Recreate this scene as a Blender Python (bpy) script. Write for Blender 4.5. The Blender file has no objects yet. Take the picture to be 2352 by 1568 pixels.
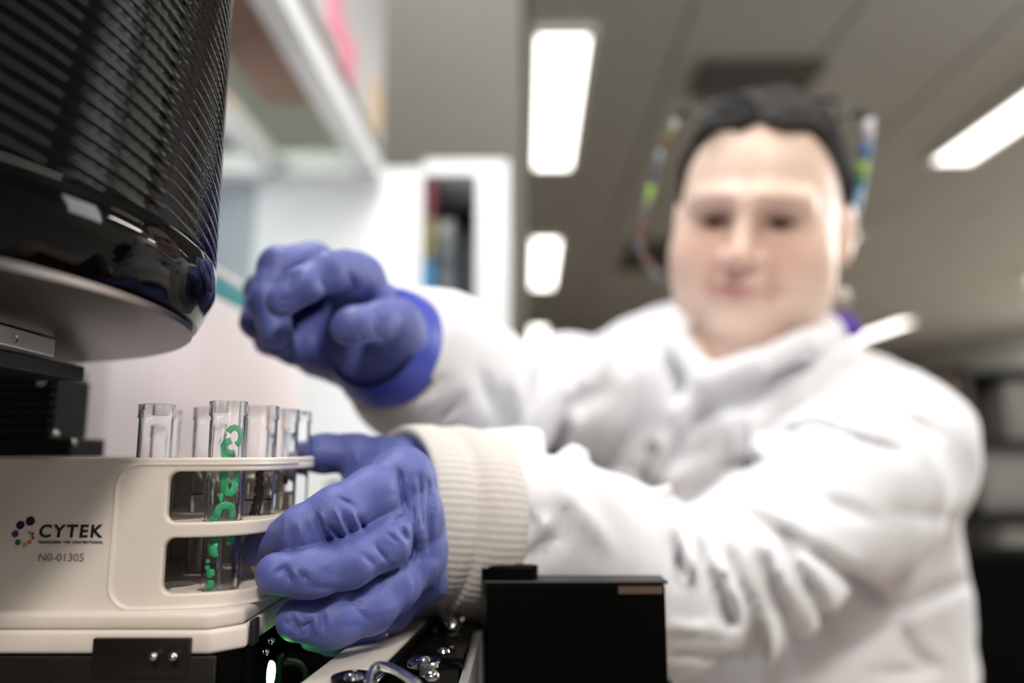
import bpy, bmesh, math, random
import numpy as np
from mathutils import Vector, Matrix

random.seed(7)
rng = np.random.RandomState(11)
S = bpy.context.scene
COL = S.collection
PI = math.pi

# ------------------------------------------------------------------ camera
F = 1700.0                      # focal length in pixels of the 2352 px wide frame
CX, CY = 1176.0, 784.0
EYE = 1.05                      # lens height above the floor
HORIZON = 1040.0
PITCH = math.atan((HORIZON - CY) / F)
cam_d = bpy.data.cameras.new('camera')
cam = bpy.data.objects.new('camera', cam_d)
COL.objects.link(cam)
cam.location = (0, 0, EYE)
cam.rotation_euler = (PI / 2 + PITCH, 0, 0)
cam_d.sensor_width = 36.0
cam_d.lens = F / 2352.0 * 36.0
cam_d.clip_start = 0.01
cam_d.dof.use_dof = True
cam_d.dof.focus_distance = 0.252
cam_d.dof.aperture_fstop = 3.3
S.camera = cam

# ------------------------------------------------------------------ colour management, world
S.view_settings.view_transform = 'Standard'
S.view_settings.look = 'None'
S.view_settings.gamma = 1.0
S.view_settings.use_curve_mapping = False
S.view_settings.exposure = 0.65
S.cycles.caustics_refractive = True
S.cycles.caustics_reflective = False
S.cycles.transmission_bounces = 16
S.cycles.transparent_max_bounces = 16
S.cycles.max_bounces = 20
S.cycles.sample_clamp_indirect = 6.0
W = bpy.data.worlds.new('world')
S.world = W
W.use_nodes = True
W.node_tree.nodes['Background'].inputs[0].default_value = (0.85, 0.92, 1.0, 1)
W.node_tree.nodes['Background'].inputs[1].default_value = 0.3


def area(name, loc, target, sx, sy, power, color=(1, 1, 1)):
    d = bpy.data.lights.new(name, 'AREA')
    d.shape = 'RECTANGLE'
    d.size, d.size_y = sx, sy
    d.energy = power
    d.color = color
    o = bpy.data.objects.new(name, d)
    COL.objects.link(o)
    o.location = loc
    o.rotation_euler = (Vector(target) - Vector(loc)).to_track_quat('-Z', 'Y').to_euler()
    return o


# lighting: a bright bank near the camera, daylight from the side window, added fill lights
area('key_lamp', (0.22, -1.40, 2.60), (-0.10, 0.25, EYE), 0.30, 0.30, 29, (1.0, 0.93, 0.85))
area('window_daylight', (2.9, 1.55, 1.85), (0.32, 0.72, 1.15), 0.6, 1.0, 22, (0.90, 0.95, 1.0))
area('bench_fill', (-0.22, 0.75, 2.60), (-0.36, 1.6, 1.25), 0.25, 1.2, 21, (0.96, 0.98, 1.0))  # unseen cool fill, added to brighten the white cabinet front
area('cabinet_fill', (-0.75, 1.35, 1.74), (-0.42, 1.95, 1.3), 0.2, 0.8, 3, (0.94, 0.97, 1.0))  # unseen strip behind the drum, added to lift the cabinet's left side
for (x, y, w) in ((1.15, 0.30, 13), (4.4, 3.9, 120), (6.1, 7.6, 110), (-1.6, 5.0, 170), (0.2, -2.2, 10)):
    area('off_frame_fill', (x, y, 2.60), (x, y, 0), 0.25, 1.5, w, (1.0, 0.95, 0.88))  # added off-frame fill without fixtures; brightens the ceiling and the pale panel

# ------------------------------------------------------------------ geometry helpers
SP, CP = math.sin(PITCH), math.cos(PITCH)


def P(px, py, d):
    """world point seen at pixel (px, py) at depth d along the lens axis"""
    x, y = (px - CX) / F * d, -(py - CY) / F * d
    return Vector((x, d * CP - y * SP, EYE + d * SP + y * CP))


def ray(px, py):
    return P(px, py, 1.0) - Vector((0, 0, EYE))


def PY(px, py, Y):
    r = ray(px, py)
    return Vector((0, 0, EYE)) + r * (Y / r.y)


def PZ(px, py, z):
    r = ray(px, py)
    return Vector((0, 0, EYE)) + r * (z / r.z)


def PX(px, py, x):
    r = ray(px, py)
    return Vector((0, 0, EYE)) + r * (x / r.x)


def tag(o, label=None, cat=None, group=None, kind=None):
    if label: o['label'] = label
    if cat: o['category'] = cat
    if group: o['group'] = group
    if kind: o['kind'] = kind
    return o


def empty(name, loc, label=None, cat=None, group=None):
    o = bpy.data.objects.new(name, None)
    COL.objects.link(o)
    o.location = loc
    o.empty_display_size = 0.02
    tag(o, label, cat, group)
    return o


def link_mesh(name, me, mat, parent=None, smooth=False):
    o = bpy.data.objects.new(name, me)
    COL.objects.link(o)
    if mat is not None:
        for m in (mat if isinstance(mat, (list, tuple)) else [mat]):
            me.materials.append(m)
    if smooth:
        me.polygons.foreach_set('use_smooth', [True] * len(me.polygons))
    if parent is not None:
        o.parent = parent
        o.matrix_parent_inverse = parent_inv(parent)
    return o


def parent_inv(p):
    m = Matrix.Identity(4)
    chain = []
    q = p
    while q is not None:
        chain.append(q)
        q = q.parent
    for q in reversed(chain):
        loc = Matrix.LocRotScale(q.location, q.rotation_euler, q.scale)
        m = m @ (q.matrix_parent_inverse @ loc if q.parent else loc)
    return m.inverted()


class MB:
    """collects simple solids in world space, builds one mesh object"""
    def __init__(self):
        self.bm = bmesh.new()

    def box(self, lo, hi, bevel=0.0, seg=2):
        lo, hi = Vector(lo), Vector(hi)
        r = bmesh.ops.create_cube(self.bm, size=1.0)
        vs = r['verts']
        c, s = (lo + hi) / 2, hi - lo
        for v in vs:
            v.co = Vector((v.co.x * s.x, v.co.y * s.y, v.co.z * s.z)) + c
        if bevel > 0:
            es = list({e for v in vs for e in v.link_edges})
            bmesh.ops.bevel(self.bm, geom=es, offset=bevel, segments=seg, profile=0.5, affect='EDGES')
        return self

    def hexa(self, p8, bevel=0.0):
        vs = [self.bm.verts.new(p) for p in p8]
        fs = []
        for q in ((0, 3, 2, 1), (4, 5, 6, 7), (0, 1, 5, 4), (1, 2, 6, 5), (2, 3, 7, 6), (3, 0, 4, 7)):
            fs.append(self.bm.faces.new([vs[i] for i in q]))
        if bevel > 0:
            es = list({e for f in fs for e in f.edges})
            bmesh.ops.bevel(self.bm, geom=es, offset=bevel, segments=2, profile=0.5, affect='EDGES')
        return self

    def prism(self, pts, z0, z1, bevel=0.0, seg=2):
        """pts: xy outline, counter-clockwise"""
        a = [self.bm.verts.new((p[0], p[1], z0)) for p in pts]
        b = [self.bm.verts.new((p[0], p[1], z1)) for p in pts]
        n = len(pts)
        fs = [self.bm.faces.new(list(reversed(a))), self.bm.faces.new(b)]
        for i in range(n):
            fs.append(self.bm.faces.new((a[i], a[(i + 1) % n], b[(i + 1) % n], b[i])))
        if bevel > 0:
            es = list({e for f in fs for e in f.edges})
            bmesh.ops.bevel(self.bm, geom=es, offset=bevel, segments=seg, profile=0.5, affect='EDGES')
        return self

    def tube(self, pts, r, seg=12, caps=True):
        pts = [Vector(p) for p in pts]
        rs = r if isinstance(r, (list, tuple)) else [r] * len(pts)
        rings = []
        up = None
        for i, p in enumerate(pts):
            t = (pts[min(i + 1, len(pts) - 1)] - pts[max(i - 1, 0)]).normalized()
            if up is None:
                up = t.orthogonal().normalized()
            up = (up - t * up.dot(t)).normalized()
            side = t.cross(up)
            rings.append([self.bm.verts.new(p + (up * math.cos(2 * PI * k / seg) + side * math.sin(2 * PI * k / seg)) * rs[i]) for k in range(seg)])
        for a, b in zip(rings, rings[1:]):
            for k in range(seg):
                self.bm.faces.new((a[k], a[(k + 1) % seg], b[(k + 1) % seg], b[k]))
        if caps:
            self.bm.faces.new(list(reversed(rings[0])))
            self.bm.faces.new(rings[-1])
        return self

    def lathe(self, prof, center, axis=(0, 0, 1), seg=48, closed=False):
        """prof: list of (r, h) along axis"""
        ax = Vector(axis).normalized()
        u = ax.orthogonal().normalized()
        v = ax.cross(u)
        c = Vector(center)
        rings = []
        for r, h in prof:
            if r < 1e-7:
                rings.append([self.bm.verts.new(c + ax * h)])
            else:
                rings.append([self.bm.verts.new(c + ax * h + (u * math.cos(2 * PI * k / seg) + v * math.sin(2 * PI * k / seg)) * r) for k in range(seg)])
        pairs = list(zip(rings, rings[1:]))
        if closed:
            pairs.append((rings[-1], rings[0]))
        for a, b in pairs:
            for k in range(seg):
                k2 = (k + 1) % seg
                if len(a) == 1 and len(b) == 1:
                    continue
                if len(a) == 1:
                    self.bm.faces.new((a[0], b[k2], b[k]))
                elif len(b) == 1:
                    self.bm.faces.new((a[k], a[k2], b[0]))
                else:
                    self.bm.faces.new((a[k], a[k2], b[k2], b[k]))
        return self

    def ball(self, c, r, scale=(1, 1, 1), u=16, v=10):
        res = bmesh.ops.create_uvsphere(self.bm, u_segments=u, v_segments=v, radius=1.0)
        for q in res['verts']:
            q.co = Vector((q.co.x * r * scale[0], q.co.y * r * scale[1], q.co.z * r * scale[2])) + Vector(c)
        return self

    def build(self, name, mat, parent=None, smooth=False, angle=None):
        bmesh.ops.recalc_face_normals(self.bm, faces=self.bm.faces[:])
        me = bpy.data.meshes.new(name)
        self.bm.to_mesh(me)
        self.bm.free()
        o = link_mesh(name, me, mat, parent, smooth or angle is not None)
        if angle is not None:
            me.set_sharp_from_angle(angle=math.radians(angle))
        return o


def fill2d(name, outlines, z0, z1, mat, parent=None, bevel=0.0, place=None):
    """flat plate from closed 2-D outlines (first one outer, others holes), between z0 and z1"""
    cu = bpy.data.curves.new(name, 'CURVE')
    cu.dimensions = '2D'
    cu.fill_mode = 'BOTH'
    h = (z1 - z0) / 2
    cu.extrude = h - bevel
    cu.bevel_depth = bevel
    cu.bevel_resolution = 2
    for pts in outlines:
        sp = cu.splines.new('POLY')
        sp.points.add(len(pts) - 1)
        for i, p in enumerate(pts):
            sp.points[i].co = (p[0], p[1], 0, 1)
        sp.use_cyclic_u = True
    t = bpy.data.objects.new(name, cu)
    COL.objects.link(t)
    bpy.context.view_layer.update()
    me = bpy.data.meshes.new_from_object(t.evaluated_get(bpy.context.evaluated_depsgraph_get()))
    bpy.data.objects.remove(t)
    bpy.data.curves.remove(cu)
    me.transform(Matrix.Translation((0, 0, (z0 + z1) / 2)))
    if place is not None:
        me.transform(place)
    me.materials.clear()
    me.name = name
    o = link_mesh(name, me, mat, parent, True)
    me.set_sharp_from_angle(angle=math.radians(35))
    return o


def text_mesh(name, body, width, height, mat, parent, place, bold=0.0, spacing=1.0, shear=0.0):
    cu = bpy.data.curves.new(name, 'FONT')
    cu.body = body
    cu.size = 1.0
    cu.offset = bold
    cu.space_character = spacing
    cu.shear = shear
    cu.extrude = 0.02
    cu.resolution_u = 4
    t = bpy.data.objects.new(name, cu)
    COL.objects.link(t)
    bpy.context.view_layer.update()
    me = bpy.data.meshes.new_from_object(t.evaluated_get(bpy.context.evaluated_depsgraph_get()))
    bpy.data.objects.remove(t)
    co = np.empty(len(me.vertices) * 3, dtype=np.float64)
    me.vertices.foreach_get('co', co)
    co = co.reshape(-1, 3)
    lo, hi = co.min(0), co.max(0)
    co[:, 0] = (co[:, 0] - lo[0]) / (hi[0] - lo[0]) * width
    co[:, 1] = (co[:, 1] - lo[1]) / (hi[1] - lo[1]) * height
    co[:, 2] = (co[:, 2] - lo[2]) / max(hi[2] - lo[2], 1e-9) * 0.0002
    me.vertices.foreach_set('co', co.reshape(-1))
    me.transform(place)
    me.materials.clear()
    me.name = name
    return link_mesh(name, me, mat, parent)


# ------------------------------------------------------------------ implicit surfaces (smooth bodies)
def smin(a, b, k):
    if k <= 0:
        return np.minimum(a, b)
    h = np.clip(0.5 + 0.5 * (b - a) / k, 0, 1)
    return b + (a - b) * h - k * h * (1 - h)


def smax(a, b, k):
    return -smin(-a, -b, k)


def cone(p, a, b, ra, rb):
    a = np.asarray(a, dtype=np.float32); b = np.asarray(b, dtype=np.float32)
    ab = b - a
    pa = p - a
    t = np.clip(pa @ ab / max(float(ab @ ab), 1e-12), 0, 1)
    return np.linalg.norm(pa - t[:, None] * ab, axis=1) - (ra + (rb - ra) * t)


def chain(p, pts, rs, k=0.004):
    d = None
    for i in range(len(pts) - 1):
        c = cone(p, pts[i], pts[i + 1], rs[i], rs[i + 1])
        d = c if d is None else smin(d, c, k)
    return d


def ellipsoid(p, c, r, R=None):
    q = p - np.asarray(c, dtype=np.float32)
    if R is not None:
        q = q @ R
    r = np.asarray(r, dtype=np.float32)
    k0 = np.linalg.norm(q / r, axis=1)
    k1 = np.linalg.norm(q / (r * r), axis=1)
    return k0 * (k0 - 1.0) / np.maximum(k1, 1e-6)


_perm = rng.permutation(256)
_perm = np.concatenate([_perm, _perm])
_val = rng.rand(512).astype(np.float32) * 2 - 1


def vnoise(p):
    """smooth value noise, about -1..1"""
    i = np.floor(p).astype(np.int64)
    f = (p - i).astype(np.float32)
    u = f * f * (3 - 2 * f)
    i &= 255
    out = 0
    for dx in (0, 1):
        wx = u[:, 0] if dx else 1 - u[:, 0]
        for dy in (0, 1):
            wy = u[:, 1] if dy else 1 - u[:, 1]
            for dz in (0, 1):
                wz = u[:, 2] if dz else 1 - u[:, 2]
                hsh = _perm[(_perm[(_perm[(i[:, 0] + dx) & 255] + i[:, 1] + dy) & 255] + i[:, 2] + dz) & 255]
                out = out + wx * wy * wz * _val[hsh]
    return out


def mesh_sdf(name, f, lo, hi, h, mat, parent=None, snap=2, B=6, margin=1.25, color=None):
    """zero surface of f as a quad mesh (sparse surface nets)"""
    lo = np.asarray(lo, dtype=np.float64); hi = np.asarray(hi, dtype=np.float64)
    H = h * B
    n = np.ceil((hi - lo) / H).astype(int)
    gi = np.stack(np.meshgrid(*[np.arange(k) for k in n], indexing='ij'), -1).reshape(-1, 3)
    ctr = (lo + (gi + 0.5) * H).astype(np.float32)
    dv = np.concatenate([f(ctr[i:i + 400000]) for i in range(0, len(ctr), 400000)])
    act = gi[np.abs(dv) < H * 0.87 * margin + 2 * h]
    loc = np.stack(np.meshgrid(*[np.arange(B)] * 3, indexing='ij'), -1).reshape(-1, 3)
    cells = (act[:, None, :] * B + loc[None]).reshape(-1, 3)
    N = n * B + 2
    def lin(c):
        return (c[:, 0].astype(np.int64) * N[1] + c[:, 1]) * N[2] + c[:, 2]
    off = np.array([[a, b, c] for a in (0, 1) for b in (0, 1) for c in (0, 1)])
    offl = (off[:, 0].astype(np.int64) * N[1] + off[:, 1]) * N[2] + off[:, 2]
    cl = lin(cells)
    cl.sort()
    corners = np.unique((cl[:, None] + offl[None]).reshape(-1))
    ck = np.stack([corners // (N[1] * N[2]), (corners // N[2]) % N[1], corners % N[2]], -1)
    cp = (lo + ck * h).astype(np.float32)
    val = np.concatenate([f(cp[i:i + 400000]) for i in range(0, len(cp), 400000)]).astype(np.float32)
    ci = np.searchsorted(corners, cl[:, None] + offl[None])
    cv = val[ci]
    neg = cv < 0
    mix = neg.any(1) & ~neg.all(1)
    cl, cv, ci = cl[mix], cv[mix], ci[mix]
    acc = np.zeros((len(cl), 3)); cnt = np.zeros(len(cl))
    edges = [(a, b) for a in range(8) for b in range(a + 1, 8) if np.abs(off[a] - off[b]).sum() == 1]
    for a, b in edges:
        va, vb = cv[:, a], cv[:, b]
        s = (va < 0) != (vb < 0)
        t = np.where(s, va / np.where(s, va - vb, 1), 0)
        acc += np.where(s[:, None], off[a] + (off[b] - off[a]) * t[:, None], 0)
        cnt += s
    base = np.stack([cl // (N[1] * N[2]), (cl // N[2]) % N[1], cl % N[2]], -1)
    V = lo + (base + acc / np.maximum(cnt, 1)[:, None]) * h
    quads = []
    st = [N[1] * N[2], N[2], 1]
    for ax in range(3):
        b_ = st[(ax + 1) % 3]; c_ = st[(ax + 2) % 3]
        jj = np.searchsorted(corners, corners + st[ax])
        jj = np.minimum(jj, len(corners) - 1)
        ok = corners[jj] == corners + st[ax]
        s = ok & ((val < 0) != (val[jj] < 0))
        e = corners[s]
        ng = val[s] < 0
        q = np.stack([e, e - b_, e - b_ - c_, e - c_], -1)
        qi = np.searchsorted(cl, q)
        qi = np.minimum(qi, len(cl) - 1)
        good = (cl[qi] == q).all(1)
        qi, ng = qi[good], ng[good]
        qi[~ng] = qi[~ng][:, ::-1]
        quads.append(qi)
    Q = np.concatenate(quads)
    for _ in range(snap):
        v32 = V.astype(np.float32)
        d0 = f(v32)
        e = h * 0.3
        g = np.stack([f(v32 + np.array(o, dtype=np.float32) * e) - d0 for o in ((1, 0, 0), (0, 1, 0), (0, 0, 1))], -1) / e
        gn = np.maximum((g * g).sum(1), 0.25)
        step = (d0 / gn)[:, None] * g
        ln = np.linalg.norm(step, axis=1)
        step *= np.minimum(1, 0.5 * h / np.maximum(ln, 1e-9))[:, None]
        V = V - 0.8 * step
    me = bpy.data.meshes.new(name)
    me.vertices.add(len(V))
    me.vertices.foreach_set('co', V.astype(np.float32).reshape(-1))
    me.loops.add(len(Q) * 4)
    me.loops.foreach_set('vertex_index', Q.reshape(-1).astype(np.int32))
    me.polygons.add(len(Q))
    me.polygons.foreach_set('loop_start', np.arange(0, len(Q) * 4, 4, dtype=np.int32))
    me.polygons.foreach_set('loop_total', np.full(len(Q), 4, dtype=np.int32))
    me.update(calc_edges=True)
    me.validate()
    if color is not None:
        a = me.color_attributes.new('tone', 'FLOAT_COLOR', 'POINT')
        c = color(V.astype(np.float32))
        a.data.foreach_set('color', np.concatenate([c, np.ones((len(V), 1))], 1).astype(np.float32).reshape(-1))
    return link_mesh(name, me, mat, parent, True)


# ------------------------------------------------------------------ materials
def srgb(r, g, b):
    f = lambda c: (c / 255 / 12.92) if c / 255 <= 0.04045 else ((c / 255 + 0.055) / 1.055) ** 2.4
    return (f(r), f(g), f(b))


def mat(name, color, rough=0.5, metal=0.0, vary=0.06, scale=40.0, bump=0.0, bump_scale=400.0, coat=0.0, sss=0.0,
        sheen=0.0, stretch=(1, 1, 1), attr=None, spec=0.5, transmission=0.0, ior=1.45, alpha=1.0, wrinkle=0.0):
    m = bpy.data.materials.new(name)
    m.use_nodes = True
    nt = m.node_tree
    b = nt.nodes['Principled BSDF']
    L = nt.links.new
    tc = nt.nodes.new('ShaderNodeTexCoord')
    mp = nt.nodes.new('ShaderNodeMapping')
    mp.inputs['Scale'].default_value = stretch
    L(tc.outputs['Object'], mp.inputs['Vector'])
    nz = nt.nodes.new('ShaderNodeTexNoise')
    nz.inputs['Scale'].default_value = scale
    nz.inputs['Detail'].default_value = 4
    L(mp.outputs['Vector'], nz.inputs['Vector'])
    mx = nt.nodes.new('ShaderNodeMix')
    mx.data_type = 'RGBA'
    mx.blend_type = 'MULTIPLY'
    mx.inputs['Factor'].default_value = 1.0
    rp = nt.nodes.new('ShaderNodeMapRange')
    rp.inputs['From Min'].default_value = 0.3
    rp.inputs['From Max'].default_value = 0.7
    rp.inputs['To Min'].default_value = 1 - vary
    rp.inputs['To Max'].default_value = 1 + vary
    L(nz.outputs['Fac'], rp.inputs['Value'])
    if attr:
        at = nt.nodes.new('ShaderNodeAttribute')
        at.attribute_name = attr
        L(at.outputs['Color'], mx.inputs['A'])
    else:
        mx.inputs['A'].default_value = (*color, 1)
    L(rp.outputs['Result'], mx.inputs['B'])
    L(mx.outputs['Result'], b.inputs['Base Color'])
    b.inputs['Roughness'].default_value = rough
    b.inputs['Metallic'].default_value = metal
    b.inputs['Coat Weight'].default_value = coat
    b.inputs['Specular IOR Level'].default_value = spec
    b.inputs['IOR'].default_value = ior
    b.inputs['Transmission Weight'].default_value = transmission
    b.inputs['Alpha'].default_value = alpha
    if sss:
        b.inputs['Subsurface Weight'].default_value = sss
        b.inputs['Subsurface Radius'].default_value = (1.0, 0.35, 0.2)
        b.inputs['Subsurface Scale'].default_value = 0.006
    if sheen:
        b.inputs['Sheen Weight'].default_value = sheen
    if bump:
        bn = nt.nodes.new('ShaderNodeTexNoise')
        bn.inputs['Scale'].default_value = bump_scale
        bn.inputs['Detail'].default_value = 3
        L(mp.outputs['Vector'], bn.inputs['Vector'])
        bp = nt.nodes.new('ShaderNodeBump')
        bp.inputs['Strength'].default_value = bump
        bp.inputs['Distance'].default_value = 0.0006
        L(bn.outputs['Fac'], bp.inputs['Height'])
        L(bp.outputs['Normal'], b.inputs['Normal'])
    return m


def emit(name, color, strength):
    m = bpy.data.materials.new(name)
    m.use_nodes = True
    nt = m.node_tree
    nt.nodes.remove(nt.nodes['Principled BSDF'])
    e = nt.nodes.new('ShaderNodeEmission')
    e.inputs[0].default_value = (*color, 1)
    e.inputs[1].default_value = strength
    nt.links.new(e.outputs[0], nt.nodes['Material Output'].inputs[0])
    return m


def clear(name, color, ior=1.45, rough=0.0):
    m = bpy.data.materials.new(name)
    m.use_nodes = True
    nt = m.node_tree
    nt.nodes.remove(nt.nodes['Principled BSDF'])
    g = nt.nodes.new('ShaderNodeBsdfGlass')
    g.inputs['Color'].default_value = (*color, 1)
    g.inputs['IOR'].default_value = ior
    g.inputs['Roughness'].default_value = rough
    out = g.outputs[0]
    nt.links.new(out, nt.nodes['Material Output'].inputs[0])
    return m


M = dict(
    ceiling=mat('ceiling_metal', srgb(150, 146, 139), 0.55, vary=0.03, scale=3),
    ceiling_back=mat('ceiling_joint', srgb(70, 67, 62), 0.7),
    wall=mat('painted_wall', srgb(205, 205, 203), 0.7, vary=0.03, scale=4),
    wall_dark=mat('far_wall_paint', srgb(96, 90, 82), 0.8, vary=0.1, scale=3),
    floor=mat('vinyl_floor', srgb(176, 172, 164), 0.35, vary=0.08, scale=6),
    vent=mat('vent_paint', srgb(72, 68, 62), 0.6),
    lamp=emit('lamp_diffuser', (1.0, 0.95, 0.88), 3.2),
    lamp_frame=mat('lamp_frame_paint', srgb(215, 212, 205), 0.4),
    rack=mat('ivory_plastic', srgb(226, 216, 207), 0.42, vary=0.015, scale=120, bump=0.05, bump_scale=2500),
    ink=mat('black_ink', srgb(24, 22, 24), 0.5),
    ink_grey=mat('grey_ink', srgb(140, 124, 116), 0.5),
    tube=clear('clear_polystyrene', (0.995, 0.995, 0.995), 1.38),
    liquid=clear('clear_buffer', (0.97, 0.975, 0.97), 1.33),
    green_ink=mat('green_marker_ink', srgb(62, 176, 122), 0.35, vary=0.45, scale=260, alpha=0.66),
    brown_ink=mat('brown_marker_ink', srgb(60, 48, 42), 0.4, vary=0.3, scale=300),
    gloss=mat('glossy_black_plastic', srgb(9, 8, 7), 0.05, vary=0.1, scale=30, spec=0.13),
    black=mat('matt_black_plastic', srgb(20, 20, 20), 0.45, vary=0.15, scale=60),
    void=mat('flocked_black', srgb(10, 10, 10), 0.95, vary=0.1, scale=50, spec=0.0),
    jet=mat('jet_black_panel', srgb(5, 5, 5), 0.6, vary=0.1, scale=20, spec=0.06),
    steel=mat('brushed_steel', srgb(80, 74, 70), 0.30, 1.0, vary=0.12, scale=60, stretch=(1, 40, 40), bump=0.12, bump_scale=120),
    dark_metal=mat('dark_anodised_metal', srgb(54, 50, 47), 0.35, 0.75, vary=0.08, scale=80, bump=0.05),
    alu=mat('satin_aluminium', srgb(206, 204, 200), 0.38, 0.85, vary=0.05, scale=60),
    chrome=mat('polished_chrome', srgb(205, 203, 200), 0.1, 1.0, vary=0.04),
    plate=mat('warm_white_plate', srgb(214, 206, 196), 0.36, 0.25, vary=0.03, scale=50),
    led=emit('green_led', (0.16, 1.0, 0.16), 14.0),
    smoke=mat('smoky_plastic', srgb(70, 84, 70), 0.2, vary=0.1),
    panel=mat('pinkish_white_enamel', srgb(250, 240, 243), 0.45, vary=0.02, scale=6),
    bulkhead=mat('bulkhead_paint', srgb(240, 240, 238), 0.7, vary=0.02, scale=4),
    side=mat('pale_grey_enamel', srgb(196, 194, 193), 0.45, vary=0.02, scale=5),
    teal=mat('teal_trim', srgb(60, 160, 172), 0.4),
    white=mat('white_enamel', srgb(240, 242, 243), 0.35, vary=0.02, scale=5),
    grey_door=mat('blue_grey_panel', srgb(168, 178, 184), 0.4, vary=0.03, scale=8),
    glass_pane=mat('greenish_glass', srgb(222, 230, 218), 0.18, transmission=0.9, vary=0.03, ior=1.1),
    red_box=mat('red_card', srgb(205, 110, 96), 0.6, vary=0.1),
    pink=mat('pink_card', srgb(240, 150, 170), 0.6, vary=0.1),
    amber=mat('amber_card', srgb(226, 190, 140), 0.6, vary=0.1),
    blue_card=mat('blue_card', srgb(60, 140, 190), 0.5, vary=0.1),
    olive=mat('olive_card', srgb(140, 132, 84), 0.6, vary=0.1),
    maroon=mat('maroon_card', srgb(116, 44, 60), 0.6, vary=0.1),
    niche=mat('dark_cabinet_inside', srgb(44, 46, 48), 0.5, vary=0.15),
    slate=mat('slate_grey_plastic', srgb(84, 94, 100), 0.35, vary=0.2, scale=20),
    slate_dark=mat('dark_slate_glass', srgb(52, 58, 54), 0.25, vary=0.1),
    grey_box=mat('grey_equipment_paint', srgb(150, 146, 140), 0.5, vary=0.05),
    brown_box=mat('cardboard', srgb(150, 126, 108), 0.8, vary=0.1),
    glove=mat('violet_blue_nitrile', srgb(84, 94, 160), 0.50, vary=0.06, scale=90, bump=0.3, bump_scale=1700, sheen=0.1),
    glove_dark=mat('violet_blue_nitrile_rim', srgb(58, 70, 176), 0.42, vary=0.05, scale=90, bump=0.2, bump_scale=1700),
    coat=mat('white_lab_cotton', srgb(228, 228, 232), 0.85, vary=0.025, scale=60, bump=0.2, bump_scale=1400, sheen=0.2),
    knit=mat('ivory_ribbed_knit', srgb(205, 199, 192), 0.9, vary=0.04, scale=300, bump=0.3, bump_scale=900, sheen=0.3),
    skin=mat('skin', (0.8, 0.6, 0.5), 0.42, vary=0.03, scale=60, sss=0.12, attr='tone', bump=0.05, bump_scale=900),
    hair=mat('dark_hair', srgb(26, 21, 20), 0.75, vary=0.4, scale=300, stretch=(1, 0.15, 0.15)),
    lash=mat('dark_lash', srgb(44, 28, 22), 0.6),
    eye_white=mat('eye_white', srgb(222, 208, 200), 0.25),
    iris=mat('brown_iris', srgb(40, 22, 14), 0.2),
    trousers=mat('dark_trousers', srgb(40, 42, 50), 0.8, vary=0.1),
    bench=mat('grey_bench_laminate', srgb(110, 110, 112), 0.4, vary=0.05),
    frame_dark=mat('dark_glasses_frame', srgb(40, 36, 36), 0.25, vary=0.1),
    lens=clear('spectacle_lens', (0.97, 0.98, 0.98), 1.08),
    silver=mat('silver', srgb(230, 226, 220), 0.12, 1.0),
    gold=mat('pearl_gold', srgb(214, 196, 170), 0.25, 0.6),
    purple=mat('purple_fabric', srgb(92, 52, 170), 0.7, vary=0.1),
)
for nm, c in (('bead_blue', (70, 130, 190)), ('bead_green', (170, 214, 96)), ('bead_sky', (130, 180, 226)), ('bead_teal', (50, 150, 180)),
              ('bead_white', (232, 228, 236)), ('bead_grey', (110, 116, 122)), ('bead_brown', (120, 88, 74)), ('bead_pink', (220, 120, 160)), ('bead_olive', (150, 160, 84))):
    M[nm] = mat(nm, srgb(*c), 0.25, vary=0.05)

#@@STRUCT
# ================================================================== THE ROOM
CZ = EYE + 1.60
YAW = 0.0218                      # the room runs slightly to the right of the lens axis


def rp(x, y):
    """room coordinates -> world xy"""
    return (x + YAW * y, y)


def rbox(mb, x0, x1, y0, y1, z0, z1):
    a, b, c, d = rp(x0, y0), rp(x1, y0), rp(x1, y1), rp(x0, y1)
    return mb.hexa([(*a, z0), (*b, z0), (*c, z0), (*d, z0), (*a, z1), (*b, z1), (*c, z1), (*d, z1)])


def struct(name, mb, m):
    o = mb.build(name, m)
    o['kind'] = 'structure'
    return o


X0, X1, Y0, Y1 = -2.4, 6.6, -2.6, 15.0
struct('floor', rbox(MB(), X0, X1, Y0, Y1, -0.05, 0.0), M['floor'])
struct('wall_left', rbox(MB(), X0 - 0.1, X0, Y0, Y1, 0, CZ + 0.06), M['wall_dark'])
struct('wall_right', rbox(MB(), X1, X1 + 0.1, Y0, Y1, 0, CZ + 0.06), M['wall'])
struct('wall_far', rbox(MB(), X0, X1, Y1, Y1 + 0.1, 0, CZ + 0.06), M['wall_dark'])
bk = MB()
for b in ((X0, 0.6, 0, CZ + 0.06), (3.4, X1, 0, CZ + 0.06), (0.6, 3.4, 0, 0.95), (0.6, 3.4, 2.3, CZ + 0.06)):
    rbox(bk, b[0], b[1], Y0 - 0.1, Y0, b[2], b[3])
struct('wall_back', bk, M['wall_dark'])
wf = MB()
for b in ((0.6, 0.66, 0.95, 2.3), (3.34, 3.4, 0.95, 2.3), (1.97, 2.03, 0.95, 2.3), (0.6, 3.4, 0.95, 1.0), (0.6, 3.4, 2.25, 2.3)):
    rbox(wf, b[0], b[1], Y0 - 0.08, Y0 - 0.02, b[2], b[3])
struct('window_1', wf, M['lamp_frame'])
ceil = struct('ceiling', rbox(MB(), X0, X1, Y0, Y1, CZ + 0.03, CZ + 0.08), M['ceiling_back'])
pw = 0.6
for ix in range(int((X1 - X0) / pw)):
    for (ya, yb) in ((Y0, 1.2), (1.21, 4.8), (4.81, 9.6), (9.61, Y1)):
        pm = MB()
        rbox(pm, X0 + ix * pw + 0.006, X0 + (ix + 1) * pw - 0.006, ya, yb, CZ, CZ + 0.035)
        pm.build('ceiling_panel', M['ceiling'], ceil)

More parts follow.
